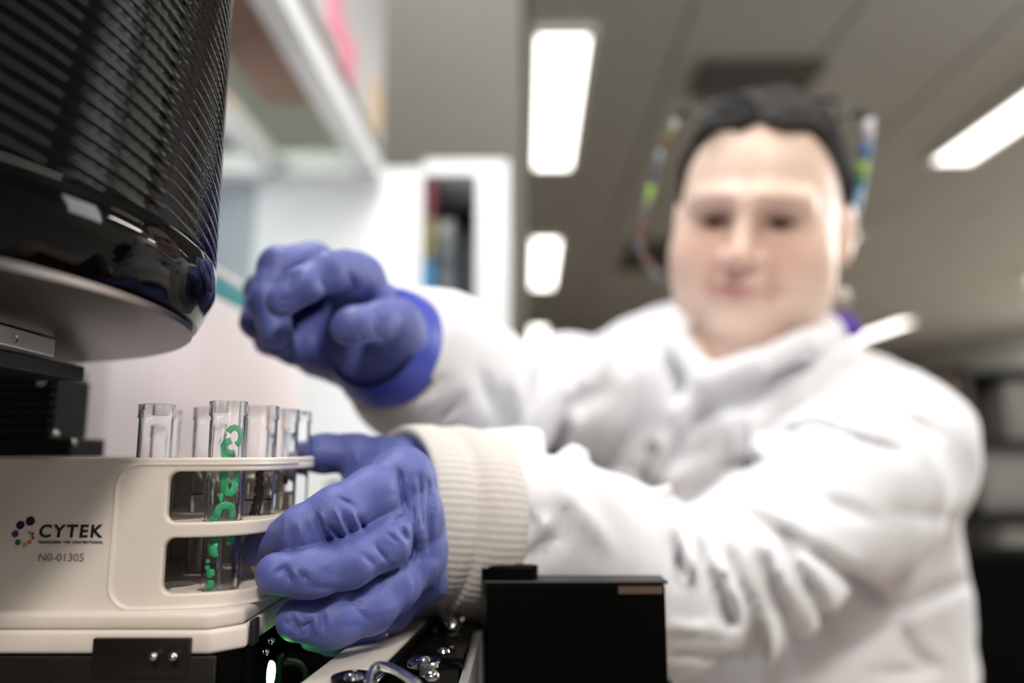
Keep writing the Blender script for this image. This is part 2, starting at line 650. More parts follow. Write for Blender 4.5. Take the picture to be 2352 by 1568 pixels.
struct('trim_1', rbox(MB(), X0 + 0.001, -0.02, 2.0, Y1 - 0.001, CZ - 0.07, CZ - 0.001), M['bulkhead'])
# ------------------------------------------------------------------ ceiling lights and vents
LZ = CZ - 0.03


def ceiling_light(x, y0, y1, w, label, group='fluorescent troffers in the ceiling', spare=False):
    c = rp(x, (y0 + y1) / 2)
    e = empty('ceiling_light', (c[0], c[1], CZ), label, 'ceiling light', group)
    fr = MB()
    t = 0.03
    for b in ((x - w / 2 - t, x - w / 2, y0 - t, y1 + t), (x + w / 2, x + w / 2 + t, y0 - t, y1 + t), (x - w / 2, x + w / 2, y0 - t, y0), (x - w / 2, x + w / 2, y1, y1 + t)):
        rbox(fr, b[0], b[1], b[2], b[3], CZ - 0.035, CZ - 0.001)
    fr.build('frame', M['lamp_frame'], e)
    rbox(MB(), x - w / 2, x + w / 2, y0, y1, CZ - 0.028, CZ - 0.012).build('diffuser', M['lamp'], e)
    return e


def ceil_xy(px, py):
    p = PZ(px, py, LZ - EYE)
    return p.x - YAW * p.y, p.y


xa, ya = ceil_xy(1236, 82); xb, _ = ceil_xy(1352, 82); _, yb = ceil_xy(1236, 385)
lw = xb - xa
lx = (xa + xb) / 2
ceiling_light(lx, ya, yb, lw, 'long white ceiling light, largest and nearest of the centre row above the gloved fist')
_, y2a = ceil_xy(1236, 550); _, y2b = ceil_xy(1236, 660)
ceiling_light(lx, y2a, y2b, lw, 'second ceiling light of the centre row, below the longest one beside the white column')
_, y3a = ceil_xy(1236, 752); _, y3b = ceil_xy(1236, 800)
ceiling_light(lx, y3a, y3b, lw, 'smallest far ceiling light just above the white coat shoulder')
xr, yr = ceil_xy(2175, 372)
ceiling_light(xr + 0.02, yr - 1.75, yr, lw * 1.05, 'slanting ceiling light at the upper right edge beyond the head')
ceiling_light(xr + 0.02, yr + 1.35, yr + 2.9, lw, 'ceiling light of the right row hidden behind the head')
xq, yq = ceil_xy(2085, 738)
ceiling_light(xq, yq, yq + 1.9, lw, 'ceiling light low at the right behind the purple collar tag')
xs, ys = ceil_xy(2385, 640)
ceiling_light(xq + 0.1, ys - 1.6, ys + 0.1, lw, 'ceiling light cut by the right picture edge at head height')

for (pa, pb, nm, lab) in (((1585, 225), (1840, 150), 'ceiling_vent', 'dark grey ceiling vent panel right above the dark hair'),
                          ((1420, 625), (1530, 560), 'ceiling_vent', 'small dark ceiling vent between the light row and the head')):
    (x0, y0), (x1, y1) = ceil_xy(pb[0], pb[1]), ceil_xy(pa[0], pa[1])
    xl = ceil_xy(pa[0], pa[1])[0]; xrr = ceil_xy(pb[0], pa[1])[0]
    c = rp((xl + xrr) / 2, (y0 + y1) / 2)
    e = empty(nm, (c[0], c[1], CZ), lab, 'vent')
    vm = MB()
    rbox(vm, xl, xrr, y0, y1, CZ - 0.02, CZ - 0.001)
    vm.build('backing', M['vent'], e)
    ns = 8
    for i in range(ns):
        sm = MB()
        yy = y0 + (y1 - y0) * (i + 0.5) / ns
        rbox(sm, xl, xrr, yy - 0.012, yy + 0.012, CZ - 0.032, CZ - 0.02)
        sm.build('slat', M['vent'], e)

# ------------------------------------------------------------------ left bench, overhead unit, storage cabinet
# overhead unit: white frame with glazed underside running away along the bench
OZ = EYE + 0.722
OX1, OX2 = -0.395, -0.640
OY1 = 1.86
e = empty('overhead_shelf_unit', (OX1, 1.2, OZ), 'white overhead shelf unit with glazed underside above the bench', 'shelf unit')


def yz(dx):
    return dx


for (x, w) in ((OX1, 0.05), (OX2, 0.05), (-1.05, 0.05)):
    b = MB()
    rbox(b, x - w, x, 0.25, OY1, OZ, OZ + 0.05)
    b.build('beam', M['white'], e)
b = MB(); rbox(b, -1.1, OX1, OY1 - 0.02, OY1 + 0.05, OZ, OZ + 0.06); b.build('cross_beam', M['white'], e)
b = MB(); rbox(b, -1.1, OX1, 0.9, 0.94, OZ + 0.004, OZ + 0.05); b.build('cross_beam', M['white'], e)
for (xa_, xb_) in ((OX2, OX1 - 0.05), (-1.05, OX2 - 0.05)):
    for (ya_, yb_) in ((0.25, 0.9), (0.94, OY1 - 0.02)):
        b = MB(); rbox(b, xa_ + 0.001, xb_ - 0.001, ya_ + 0.001, yb_ - 0.001, OZ + 0.02, OZ + 0.028); b.build('glass_shelf', M['glass_pane'], e)
b = MB(); rbox(b, OX1 - 0.03, OX1, 0.25, OY1 + 0.05, OZ + 0.09, OZ + 0.60); b.build('side_panel', M['side'], e)
b = MB(); rbox(b, -1.1, OX1, 0.25, OY1 + 0.05, OZ + 0.60, OZ + 0.63); b.build('top_panel', M['white'], e)
b = MB(); rbox(b, -1.1, -1.07, 0.25, OY1 + 0.05, OZ + 0.06, OZ + 0.60); b.build('back_panel', M['white'], e)
rb = MB(); rbox(rb, -0.57, -0.465, 1.22, 1.52, OZ + 0.029, OZ + 0.22)
c = rb.build('storage_box', M['red_box']); tag(c, 'red box lying on the glass of the overhead shelf', 'box')
for (y_, z_, w_, h_, mm, lab) in ((1.40, 0.20, 0.10, 0.16, 'pink', 'upper pink card stuck on the overhead unit side'),
                                  (1.52, 0.145, 0.13, 0.10, 'pink', 'lower pink card stuck on the overhead unit side'),
                                  (1.82, 0.17, 0.09, 0.14, 'amber', 'pale amber card at the far end of the overhead unit')):
    b = MB(); rbox(b, OX1 + 0.0005, OX1 + 0.003, y_ - w_ / 2, y_ + w_ / 2, OZ + z_ - h_ / 2, OZ + z_ + h_ / 2)
    tag(b.build('card', M[mm]), lab, 'card')

# tall storage cabinet facing the lens, niche with coloured files
CYF = 1.95


def cp(px, py, Y=CYF):
    return PY(px, py, Y)


e = empty('storage_cabinet', (-0.4, CYF, 0.0), 'tall white storage cabinet with a dark open niche of files', 'cabinet')
zl = cp(0, 384).z
xL, xD, xN0, xN1, xC1 = cp(420, 600).x, cp(578, 600).x, cp(968, 600).x, cp(1095, 600).x, cp(1168, 600).x
zt, zn1 = cp(1000, 366).z, cp(1000, 400).z
zn0 = zn1 - 0.62
MB().box((xD, CYF, 0.0), (xN0, CYF + 0.5, zl), 0.006).build('door', M['white'], e)
MB().box((xL - 0.6, CYF + 0.01, 0.0), (xD - 0.004, CYF + 0.5, zl - 0.02), 0.006).build('side_door', M['white'], e)
MB().box((xN0, CYF, zn1), (xC1, CYF + 0.5, zt), 0.004).build('top_rail', M['white'], e)
MB().box((xN1, CYF - 0.03, 0.0), (xC1, CYF + 0.5, zn1 - 0.001), 0.004).build('side_post', M['white'], e)
MB().box((xN0, CYF + 0.3, 0.0), (xN1, CYF + 0.5, zn1 - 0.001)).build('niche_back', M['niche'], e)
MB().box((xN0, CYF, 0.0), (xN1, CYF + 0.3, zn0), 0.004).build('lower_door', M['white'], e)
# grey window-like panel on the side door
g0, g1 = cp(380, 425), cp(580, 720)
MB().box((g0.x, CYF - 0.012, g1.z), (g1.x - 0.006, CYF + 0.009, g0.z), 0.003).build('inset_panel', M['grey_door'], e)
# files in the niche: coloured spines seen at the left, grey equipment to the right
stack = (('maroon', 400, 486, 'maroon file box at the top of the cabinet niche'), ('olive', 490, 586, 'olive file box in the middle of the cabinet niche'),
         ('blue_card', 590, 690, 'blue file box in the cabinet niche beside the gloved fist'), ('slate', 694, 760, 'slate file box lowest in the cabinet niche'))
for mm, ya_, yb_, lab in reversed(stack):
    za, zb = cp(980, ya_).z, cp(980, yb_).z
    lo = zn0 + 0.0005 if mm == 'slate' else zb
    tag(MB().box((xN0 + 0.003, CYF + 0.02, lo), (cp(992, 600).x, CYF + 0.28, za - 0.002), 0.002).build('file_box', M[mm]), lab, 'file box', 'file boxes in the cabinet niche')
ru = empty('equipment_rack', (cp(1045, 600).x, CYF + 0.2, zn0), 'dark slate equipment stack inside the cabinet niche', 'equipment')
zz = zn0 + 0.001
xa_, xb_ = cp(1002, 600).x, cp(1040, 600).x
for k in range(4):
    MB().box((xa_, CYF + 0.05, zz), (xb_, CYF + 0.28, zz + 0.125), 0.008).build('module', M['slate'], ru)
    zz += 0.128
MB().lathe([(0, 0), (0.017, 0), (0.02, 0.01), (0.0, 0.012)], (cp(1018, 520).x, CYF + 0.05, cp(1018, 520).z), (0, -1, 0), 24).build('dial', M['grey_box'], ru)

# bench along the left, under the cabinet and the instrument
e = empty('laboratory_bench', (-0.9, 1.0, 0), 'grey laboratory bench carrying the cytometer and its loader', 'bench')
MB().prism([(-1.6, 0.10), (0.080, 0.10), (0.080, 0.44), (-0.12, 0.50), (-0.12, 1.0), (-1.6, 1.0)], 0.80, 0.84, 0.004).build('bench_top', M['bench'], e)
for (x, y) in ((-1.5, 0.16), (0.04, 0.16), (-1.5, 0.94), (-0.18, 0.94)):
    MB().box((x - 0.03, y - 0.03, 0), (x + 0.03, y + 0.03, 0.80), 0.004).build('leg', M['grey_box'], e)

# instrument main body: pale panel with teal top stripe, right side runs away from the lens
IXR = -0.224
tA = PX(490, 612, IXR); tB = PX(560, 655, IXR)
e = empty('cytometer', (-0.6, 0.6, 0.84), 'pinkish white cytometer body with teal edge behind the tube rack', 'instrument')
itop = EYE + 0.140
yb2 = PX(716, 900, IXR).y
out = []
for k in range(9):
    a = k / 8 * PI / 2
    out.append((IXR - 0.045 + 0.045 * math.cos(a), yb2 - 0.045 + 0.045 * math.sin(a)))
pts = [(-0.95, 0.40), (IXR - 0.012, 0.40), (IXR, 0.412)] + out + [(-0.95, yb2)]
MB().prism(pts, 0.8405, itop - 0.0225, 0.003).build('body', M['panel'], e, angle=40)
MB().prism([(p[0] - 0.0008, p[1]) for p in pts], itop - 0.022, itop - 0.006, 0.001).build('trim_band', M['teal'], e, angle=40)
MB().prism(pts, itop - 0.0058, itop, 0.002).build('lid', M['panel'], e, angle=40)

e = empty('dark_bottle', (-0.213, 0.92, 0.8405), 'dark squat bottle on the bench between cytometer side and gloved thumb', 'bottle')
MB().lathe([(0, 0), (.021, 0), (.022, .002), (.022, .135), (.016, .150), (.012, .155), (0, .155)], (-0.213, 0.92, 0.8405), seg=32).build('body', M['slate_dark'], e, angle=40)
MB().lathe([(0, .1552), (.0135, .1552), (.0135, .174), (0, .175)], (-0.213, 0.92, 0.8405), seg=28).build('cap', M['jet'], e, angle=40)

# ------------------------------------------------------------------ right background: dark shelving with grey instruments
e = empty('storage_rack', (2.0, 3.1, 0), 'dark storage rack of grey equipment behind the coat shoulder', 'rack')
a0 = PY(2170, 850, 3.1); a1 = PY(2900, 850, 3.1)
for z in (0.05, 0.53, 0.79, 1.075, 1.37):
    MB().box((a0.x, 3.0, z), (a1.x, 3.5, z + 0.025)).build('shelf', M['black'], e)
for x in (a0.x, (a0.x + a1.x) / 2, a1.x - 0.03):
    for y in (3.0, 3.47):
        MB().box((x, y, 0), (x + 0.03, y + 0.03, 1.40)).build('post', M['black'], e)
MB().box((a0.x, 3.505, 0.1), (a1.x, 3.52, 1.40)).build('back_panel', M['jet'], e)
shelfz = {0: 1.1005, 1: 0.8155, 2: 0.5555}
for (pa, pb, sh, mm, lab) in (((2306, 872), (2450, 0), 0, 'grey_box', 'light grey equipment case on the upper rack shelf'),
                              ((2176, 860), (2232, 0), 0, 'brown_box', 'brownish carton on the upper rack shelf beside the coat'),
                              ((2246, 1022), (2470, 0), 1, 'grey_box', 'wide grey equipment case on the middle rack shelf'),
                              ((2300, 1200), (2460, 0), 2, 'grey_box', 'grey equipment case low at the right picture edge')):
    p = PY(*pa, 3.08)
    x1_ = PY(pb[0], 900, 3.08).x
    z0_ = shelfz[sh] + 0.0005
    zt_ = min(max(p.z, z0_ + 0.06), {0: 1.365, 1: 1.07, 2: 0.785}[sh])
    q = empty('equipment_case', ((p.x + x1_) / 2, 3.2, z0_), lab, 'case', 'cases on the dark storage rack')
    MB().box((p.x, 3.08, z0_), (x1_, 3.4, zt_), 0.012).build('housing', M[mm], q)
    MB().box((p.x + 0.03, 3.072, z0_ + (zt_ - z0_) * 0.2), (x1_ - 0.03, 3.0795, z0_ + (zt_ - z0_) * 0.7), 0.002).build('front_panel', M[mm], q)

#@@INSTR
# ================================================================== NEAR INSTRUMENT
E = EYE
# ------------------------------------------------------------------ tube rack (ivory plastic, racetrack plan)
RC = (-0.147, 0.289)
RA, RB_, RN = 0.065, 0.046, 4.5


def plan_pts(inset=0.0, n=120):
    out = []
    for k in range(n):
        t = 2 * PI * k / n
        c, s = math.cos(t), math.sin(t)
        g = (abs(c) ** RN + abs(s) ** RN) ** (-1 / RN)
        out.append((RC[0] + (RA - inset) * c * g, RC[1] + (RB_ - inset) * s * g))
    return out


def plan_sdf(x, y):
    u, v = np.abs(x) / RA, np.abs(y) / RB_
    g = np.maximum(u ** RN + v ** RN, 1e-9) ** (1 / RN)
    gx = (u / g) ** (RN - 1) / RA
    gy = (v / g) ** (RN - 1) / RB_
    return (g - 1) / np.maximum(np.sqrt(gx * gx + gy * gy), 1e-6)


def rbox2(x, z, x0, x1, z0, z1, r):
    qx = np.abs(x - (x0 + x1) / 2) - (x1 - x0) / 2 + r
    qz = np.abs(z - (z0 + z1) / 2) - (z1 - z0) / 2 + r
    return np.minimum(np.maximum(qx, qz), 0) + np.sqrt(np.maximum(qx, 0) ** 2 + np.maximum(qz, 0) ** 2) - r


def rack_shell(p):
    x, y, z = p[:, 0] - RC[0], p[:, 1] - RC[1], p[:, 2] - E
    ax = np.abs(x)
    front = y < 0
    d2 = plan_sdf(x, y)
    pan = rbox2(ax, z, 0.0195, 0.12, -0.0487, -0.0036, 0.0075)
    step = np.clip(-pan / 0.0006, 0, 1)
    d2 = d2 + np.where(front, 0.0004 * step - 0.00045 * np.exp(-(pan / 0.00045) ** 2), 0)
    d2 = d2 + 0.0004 * np.exp(-((z + 0.0034) / 0.0003) ** 2) * (ax > 0.0195)
    wall = np.abs(d2 + 0.0014) - 0.0014
    slab = np.abs(z + 0.0254) - 0.0239
    w = smax(wall, slab, 0.0007)
    xs = np.where(front, 0.0355, 0.047)
    xx = ax - xs
    for z0, z1 in ((-0.0222, -0.0060), (-0.0443, -0.0270)):
        w = smax(w, -rbox2(xx, z, 0, 0.1, z0, z1, 0.0032), 0.0009)
    return w


rack = empty('tube_rack', (RC[0], RC[1], E - 0.061), 'ivory plastic test tube rack with printed logo and window cut-outs', 'tube rack')
mesh_sdf('shell', rack_shell, (RC[0] - 0.067, RC[1] - 0.048, E - 0.0505), (RC[0] + 0.067, RC[1] + 0.048, E - 0.0005), 0.00042, M['rack'], rack, snap=2)


def rk(px, d):
    return ((px - CX) / F * d, d)


tubes = {'C': rk(527, 0.2562), 'D': rk(604, 0.2815), 'F': rk(655, 0.3040), 'G': rk(684, 0.3215), 'A': rk(363, 0.2730), 'B': rk(486, 0.2920), 'A2': rk(384, 0.3100)}
holes = list(tubes.values()) + [(-0.1155, 0.2640), (-0.1110, 0.3140), (-0.1350, 0.2535), (-0.155, 0.262), (-0.165, 0.290), (-0.182, 0.268), (-0.186, 0.303), (-0.165, 0.315)]


def circle(c, r, n=28):
    return [(c[0] + r * math.cos(2 * PI * k / n), c[1] + r * math.sin(2 * PI * k / n)) for k in range(n)]


for nm, z0, z1 in (('top_deck', -0.0058, -0.0018), ('middle_deck', -0.0268, -0.0224), ('bottom_deck', -0.0487, -0.0446)):
    fill2d(nm, [plan_pts(0.0029)] + [circle(h, 0.0066) for h in holes], E + z0, E + z1, M['rack'], rack)
sk = [(-0.235, 0.2379), (-0.0925, 0.2379), (-0.0842, 0.2460), (-0.0842, 0.325), (-0.093, 0.3355), (-0.21, 0.3355), (-0.235, 0.325)]
ins = lambda pts, d: [(p[0] + d * (1 if p[0] < RC[0] else -1), p[1] + d * (1 if p[1] < RC[1] else -1)) for p in pts]
MB().prism(ins(sk, 0.0012), E - 0.0540, E - 0.0490, 0.0016, 3).build('skirt_lip', M['rack'], rack, angle=40)
MB().prism(sk, E - 0.0610, E - 0.0541, 0.0012, 3).build('skirt', M['rack'], rack, angle=40)

# print on the front: ring of coloured dots, three lines of lettering
FY = RC[1] - RB_ - 0.00008


def on_face(px, py):
    return PY(px, py, FY)


FACE = lambda q: Matrix.Translation((q.x, FY, q.z)) @ Matrix.Rotation(PI / 2, 4, 'X')
zz = lambda x, y: (x / 6.5333, 1160 + y / 6.5333)
for (x, y, r, c) in ((457, 237, 66, (52, 12, 26)), (307, 297, 60, (36, 18, 62)), (229, 430, 48, (48, 56, 124)), (269, 556, 42, (42, 108, 58)), (365, 592, 37, (176, 156, 92)),
                     (441, 552, 31, (206, 118, 44)), (497, 488, 25, (176, 48, 66)), (486, 430, 22, (148, 32, 60)), (444, 408, 15, (110, 30, 60))):
    q = on_face(*zz(x, y))
    rr = r / 6.5333 / F * FY
    dm = MB().lathe([(0, 0), (rr, 0), (rr, 0.00012), (0, 0.00012)], (q.x, FY, q.z), (0, -1, 0), 24)
    dm.build('logo_dot', mat('dot_ink', srgb(*c), 0.5), rack)
for nm, body, x0, x1, y0, y1, bold, sp, mm in (('brand_lettering', 'CYTEK', 585, 1550, 288, 484, 0.022, 1.2, 'ink'),
                                               ('tagline_lettering', 'TRANSCEND THE CONVENTIONAL', 572, 1548, 532, 574, 0.008, 1.15, 'ink'),
                                               ('serial_lettering', 'N0-01305', 580, 1265, 722, 838, 0.0, 1.0, 'ink_grey')):
    a, b = on_face(*zz(x0, y1)), on_face(*zz(x1, y0))
    text_mesh(nm, body, b.x - a.x, b.z - a.z, M[mm], rack, FACE(a), bold, sp, 0.05 if mm == 'ink' else 0.0)

# ------------------------------------------------------------------ test tubes
TZ0, TZ1 = E - 0.0487, E + 0.0176
RO, RI = 0.0058, 0.0051


def make_tube(key, label, liquid=None):
    x, y = tubes[key]
    e = empty('test_tube', (x, y, TZ0), label, 'test tube', 'clear test tubes in the ivory rack')
    L = TZ1 - TZ0
    prof = [(0, 0)]
    for k in range(1, 7):
        a = k / 6 * PI / 2
        prof.append((RO * math.sin(a), RO * (1 - math.cos(a))))
    prof += [(RO, L - 0.0052), (RO + 0.00045, L - 0.0048), (RO + 0.00045, L - 0.0002), (RO + 0.0001, L), (RI + 0.0004, L), (RI + 0.0002, L - 0.0003), (RI + 0.0002, L - 0.0046), (RI, L - 0.0050)]
    for k in range(6, 0, -1):
        a = k / 6 * PI / 2
        prof.append((RI * math.sin(a), RO - RI * math.cos(a)))
    prof.append((0, RO - RI))
    o = MB().lathe(prof, (x, y, TZ0), seg=40).build('glass_wall', M['tube'], e, angle=50)
    if liquid is not None:
        rl = RI - 0.00006
        h1 = liquid - TZ0
        pr = [(0, RO - rl)]
        for k in range(1, 7):
            a = k / 6 * PI / 2
            pr.append((rl * math.sin(a), RO - rl * math.cos(a)))
        pr += [(rl, h1), (rl * 0.85, h1 - 0.0007), (rl * 0.5, h1 - 0.0011), (0, h1 - 0.0012)]
        MB().lathe(pr, (x, y, TZ0), seg=32).build('liquid', M['liquid'], e, angle=50)
    return e


def zlevel(px, py, key):
    return PY(px, py, tubes[key][1]).z


tb = {}
tb['C'] = make_tube('C', 'tallest looking front test tube with green marker scribbles')
tb['D'] = make_tube('D', 'test tube with dark brown marker squiggle right behind the green marked tube', zlevel(590, 1143, 'D'))
tb['F'] = make_tube('F', 'third tube of the right row, behind the brown marked test tube', zlevel(650, 1127, 'F'))
tb['G'] = make_tube('G', 'hindmost test tube of the right row next to the gloved thumb', None)
tb['A'] = make_tube('A', 'leftmost test tube standing alone at the left of the rack')
tb['B'] = make_tube('B', 'blurred test tube standing left behind the green marked tube', zlevel(455, 1130, 'B'))
tb['A2'] = make_tube('A2', 'test tube almost hidden behind the leftmost test tube')


def marks(key, pts_list, m, name):
    """marker strokes that wrap the tube wall: (angle from front in degrees, z, radius)"""
    x, y = tubes[key]
    b = MB()
    for stroke in pts_list:
        pts, rs = [], []
        for (a, z, r) in stroke:
            t = math.radians(a)
            pts.append((x + (RO + 0.0001) * math.sin(t), y - (RO + 0.0001) * math.cos(t), z))
            rs.append(r * 1.35)
        if len(pts) == 1:
            b.ball(pts[0], rs[0], (1, 0.5, 0.75), 10, 6)
        else:
            b.tube(pts, rs, 8)
    for v in b.bm.verts:                       # ink is thin: flatten the strokes onto the wall
        dx, dy = v.co.x - x, v.co.y - y
        r0 = math.hypot(dx, dy)
        r1 = RO + 0.00005 + (r0 - RO) * 0.14
        v.co.x, v.co.y = x + dx / r0 * r1, y + dy / r0 * r1
    b.build(name, m, tb[key], smooth=True)


def zpx(py, d=0.252):
    return PY(520, py, d).z


gm = []
# the looping letters on the front right of the tube
def loop(c_ang, z, da, dz, r, a0, a1, n=9):
    return [(c_ang + da * math.cos(math.radians(a0 + (a1 - a0) * k / (n - 1))), z + dz * math.sin(math.radians(a0 + (a1 - a0) * k / (n - 1))), r) for k in range(n)]


gm.append(loop(44, zpx(1002), 24, 0.0030, 0.0008, 150, -70))
gm.append(loop(38, zpx(1026), 24, 0.0022, 0.0009, 100, 300))
gm.append(loop(34, zpx(1040), 20, 0.0016, 0.0008, 160, 330))
gm.append(loop(40, zpx(1092), 24, 0.0032, 0.0010, 200, -60))
gm.append(loop(38, zpx(1112), 18, 0.0030, 0.0010, 120, 380))
gm.append([(8, zpx(1132), 0.0009), (14, zpx(1145), 0.0005), (12, zpx(1152), 0.0003)])
gm.append(loop(28, zpx(1183), 26, 0.0034, 0.0010, 190, -20))
gm.append(loop(26, zpx(1246), 26, 0.0040, 0.0011, 170, -10))
gm.append([(4, zpx(1240), 0.0009), (-2, zpx(1262), 0.0009), (6, zpx(1272), 0.0009), (14, zpx(1272), 0.0006)])
for py, r in ((1197, 0.0016), (1236, 0.0013), (1266, 0.0018), (1318, 0.0015), (1344, 0.0016)):
    gm.append([(-20, zpx(py), r * 0.55), (-10, zpx(py - 3), r * 0.8), (6, zpx(py - 6), r * 0.5)])
for py, r in ((1249, 0.0006), (1287, 0.0007), (1302, 0.0008)):
    gm.append([(-20, zpx(py), r)])
marks('C', gm, M['green_ink'], 'marker_writing')
bm_ = []
zD = lambda py: PY(610, py, 0.276).z
for py, a in ((1090, 24), (1106, 26), (1124, 22), (1146, 20), (1164, 16), (1182, 8)):
    bm_.append(loop(a, zD(py), 9, 0.0011, 0.0008, 30, 330, 8))
bm_.append([(28, zD(1090), 0.0004), (31, zD(1120), 0.0006), (30, zD(1150), 0.0005), (24, zD(1178), 0.0004), (28, zD(1186), 0.0003)])
marks('D', bm_, M['brown_ink'], 'marker_writing')
x, y = tubes['F']
bm2 = [[(30, zD(1095), 0.0006), (34, zD(1106), 0.0009), (32, zD(1118), 0.0006)]]
marks('F', bm2, M['brown_ink'], 'marker_writing')

# ------------------------------------------------------------------ loader base under the rack, green indicator
base = empty('loader_base', (-0.17, 0.29, 0.8405), 'dark metal loader base under the ivory rack with green light', 'instrument base')
ZB = E - 0.0612
MB().prism([(-0.26, 0.2386), (-0.0928, 0.2386), (-0.0852, 0.2462), (-0.0852, 0.2640), (-0.0985, 0.2640), (-0.0985, 0.338), (-0.26, 0.338)], 0.8405, ZB, 0.0008).build('housing', M['void'], base, angle=40)
pl = MB()
tl, tr = -0.1274, -0.0977
pl.box((-0.26, 0.2362, 0.8405), (-0.0900, 0.2377, ZB), 0.0003)
pl.build('front_plate', M['dark_metal'], base, angle=40)
MB().box((tl, 0.2358, ZB - 0.006), (tr, 0.23755, E - 0.0557), 0.0003).build('mounting_tab', M['dark_metal'], base, angle=40)
for px in (361, 406):
    q = PY(px, 1503, 0.2356)
    MB().tube([(q.x, 0.2360, q.z), (q.x, 0.2335, q.z)], 0.0009, 10).ball((q.x, 0.2332, q.z), 0.0013).build('screw', M['chrome'], base, smooth=True)
SXp = -0.0826
MB().box((-0.0850, 0.2468, 0.8405), (SXp, 0.2632, ZB), 0.0003).build('side_plate', M['void'], base, angle=40)
t0, t1 = PX(597, 1410, SXp), PX(616, 1410, SXp)
MB().box((-0.0840, 0.2474, ZB + 0.0003), (SXp, 0.2535, E - 0.0530), 0.0003).build('mounting_tab', M['black'], base, angle=40)
for (px, py) in ((594, 1497), (607, 1472)):
    q = PX(px + 6, py, SXp)
    MB().tube([(SXp - 0.0004, q.y, q.z), (SXp + 0.0016, q.y, q.z)], 0.0007, 10).ball((SXp + 0.0017, q.y, q.z), 0.0010).build('screw', M['chrome'], base, smooth=True)
q = PX(621, 1546, SXp)
lm = MB().lathe([(0, 0.0012), (0.0036, 0.0010), (0.0042, 0.0002), (0.0042, -0.0004), (0, -0.0004)], (0, 0, 0), (1, 0, 0), 28)
for v in lm.bm.verts:
    v.co = Vector((SXp + v.co.x, q.y + v.co.y * 0.72, q.z + v.co.z))
lm.build('indicator_light', M['led'], base)
# optical ring and bracket in the dark bay beside the light
q = P(662, 1562, 0.292)
rg = MB()
pr = [(0.0066 + 0.0012 * math.cos(2 * PI * k / 10), 0.0016 * math.sin(2 * PI * k / 10)) for k in range(10)]
rg.lathe(pr, q, (0.25, -1, 0.15), 40, closed=True)
rg.build('lens_ring', M['smoke'], base, smooth=True)
MB().box((q.x - 0.0065, q.y + 0.003, 0.8405), (q.x + 0.010, q.y + 0.012, q.z - 0.006), 0.0006).build('ring_mount', M['black'], base)
b0 = P(644, 1530, 0.287)
br = MB().box((b0.x - 0.0012, b0.y - 0.001, 0.8405), (b0.x + 0.0004, b0.y + 0.003, b0.z + 0.004), 0.0002)
br.box((b0.x - 0.0040, b0.y - 0.001, b0.z - 0.002), (b0.x - 0.0013, b0.y + 0.002, b0.z - 0.0005), 0.0002)
br.build('ring_bracket', M['smoke'], base)

# ------------------------------------------------------------------ big ribbed drum above the rack
DC = (-0.242, 0.219)
DZ = E + 0.042
drum = empty('ribbed_drum', (DC[0], DC[1], DZ), 'large glossy black ribbed drum with steel base plate above the rack', 'drum')
MB().lathe([(0, 0.0), (0.1332, 0.0), (0.134, 0.0006), (0.134, 0.0026), (0.1334, 0.0032), (0, 0.0032)], (*DC, DZ), seg=160).build('base_plate', M['steel'], drum, angle=40)
z0 = DZ + 0.0034
MB().lathe([(0.10, 0.0), (0.1355, 0.0), (0.1362, 0.0008), (0.1398, 0.0085), (0.1410, 0.0110), (0.1412, 0.0200), (0.1404, 0.0216), (0.10, 0.0216)], (*DC, z0), seg=192).build('lower_collar', M['gloss'], drum, angle=28)
z1 = z0 + 0.0218
pitch, nr, lead = 0.0046, 50, 28
bmr = bmesh.new()
SEG, PER = 240, 8
rows = []
for iz in range(nr * PER + 1):
    z = iz / PER * pitch
    row = []
    for k in range(SEG):
        a = 2 * PI * k / SEG
        ph = (z / pitch + lead * k / SEG) % 1.0
        row.append(bmr.verts.new((DC[0] + (0.1390 + 0.0020 * math.sin(PI * ph) ** 0.6) * math.cos(a), DC[1] + (0.1390 + 0.0020 * math.sin(PI * ph) ** 0.6) * math.sin(a), z1 + z)))
    rows.append(row)
for r0_, r1_ in zip(rows, rows[1:]):
    for k in range(SEG):
        bmr.faces.new((r0_[k], r0_[(k + 1) % SEG], r1_[(k + 1) % SEG], r1_[k]))
bmr.faces.new(list(reversed(rows[0])))
bmr.faces.new(rows[-1])
me = bpy.data.meshes.new('ribbed_body')
bmr.to_mesh(me)
bmr.free()
link_mesh('ribbed_body', me, M['gloss'], drum, True)
# bracket block with screw under the plate
MB().hexa([(-0.235, 0.150, E + 0.0350), (-0.1600, 0.150, E + 0.0350), (-0.1695, 0.272, E + 0.0350), (-0.235, 0.272, E + 0.0350),
           (-0.235, 0.150, DZ - 0.0002), (-0.1600, 0.150, DZ - 0.0002), (-0.1695, 0.272, DZ - 0.0002), (-0.235, 0.272, DZ - 0.0002)], 0.0006).build('bracket_block', M['alu'], drum)
q = PX(33, 777, -0.1675)
MB().lathe([(0, 0.0004), (0.0011, 0.0004), (0.0016, 0.0010), (0.0017, 0.0), (0, -0.001)], (-0.1682, q.y, q.z), (1, 0, 0), 20).build('screw', M['chrome'], drum)
MB().box((-0.235, 0.20, E + 0.0290), (-0.1740, 0.300, E + 0.0348), 0.0006).build('bracket_plate', M['black'], drum)
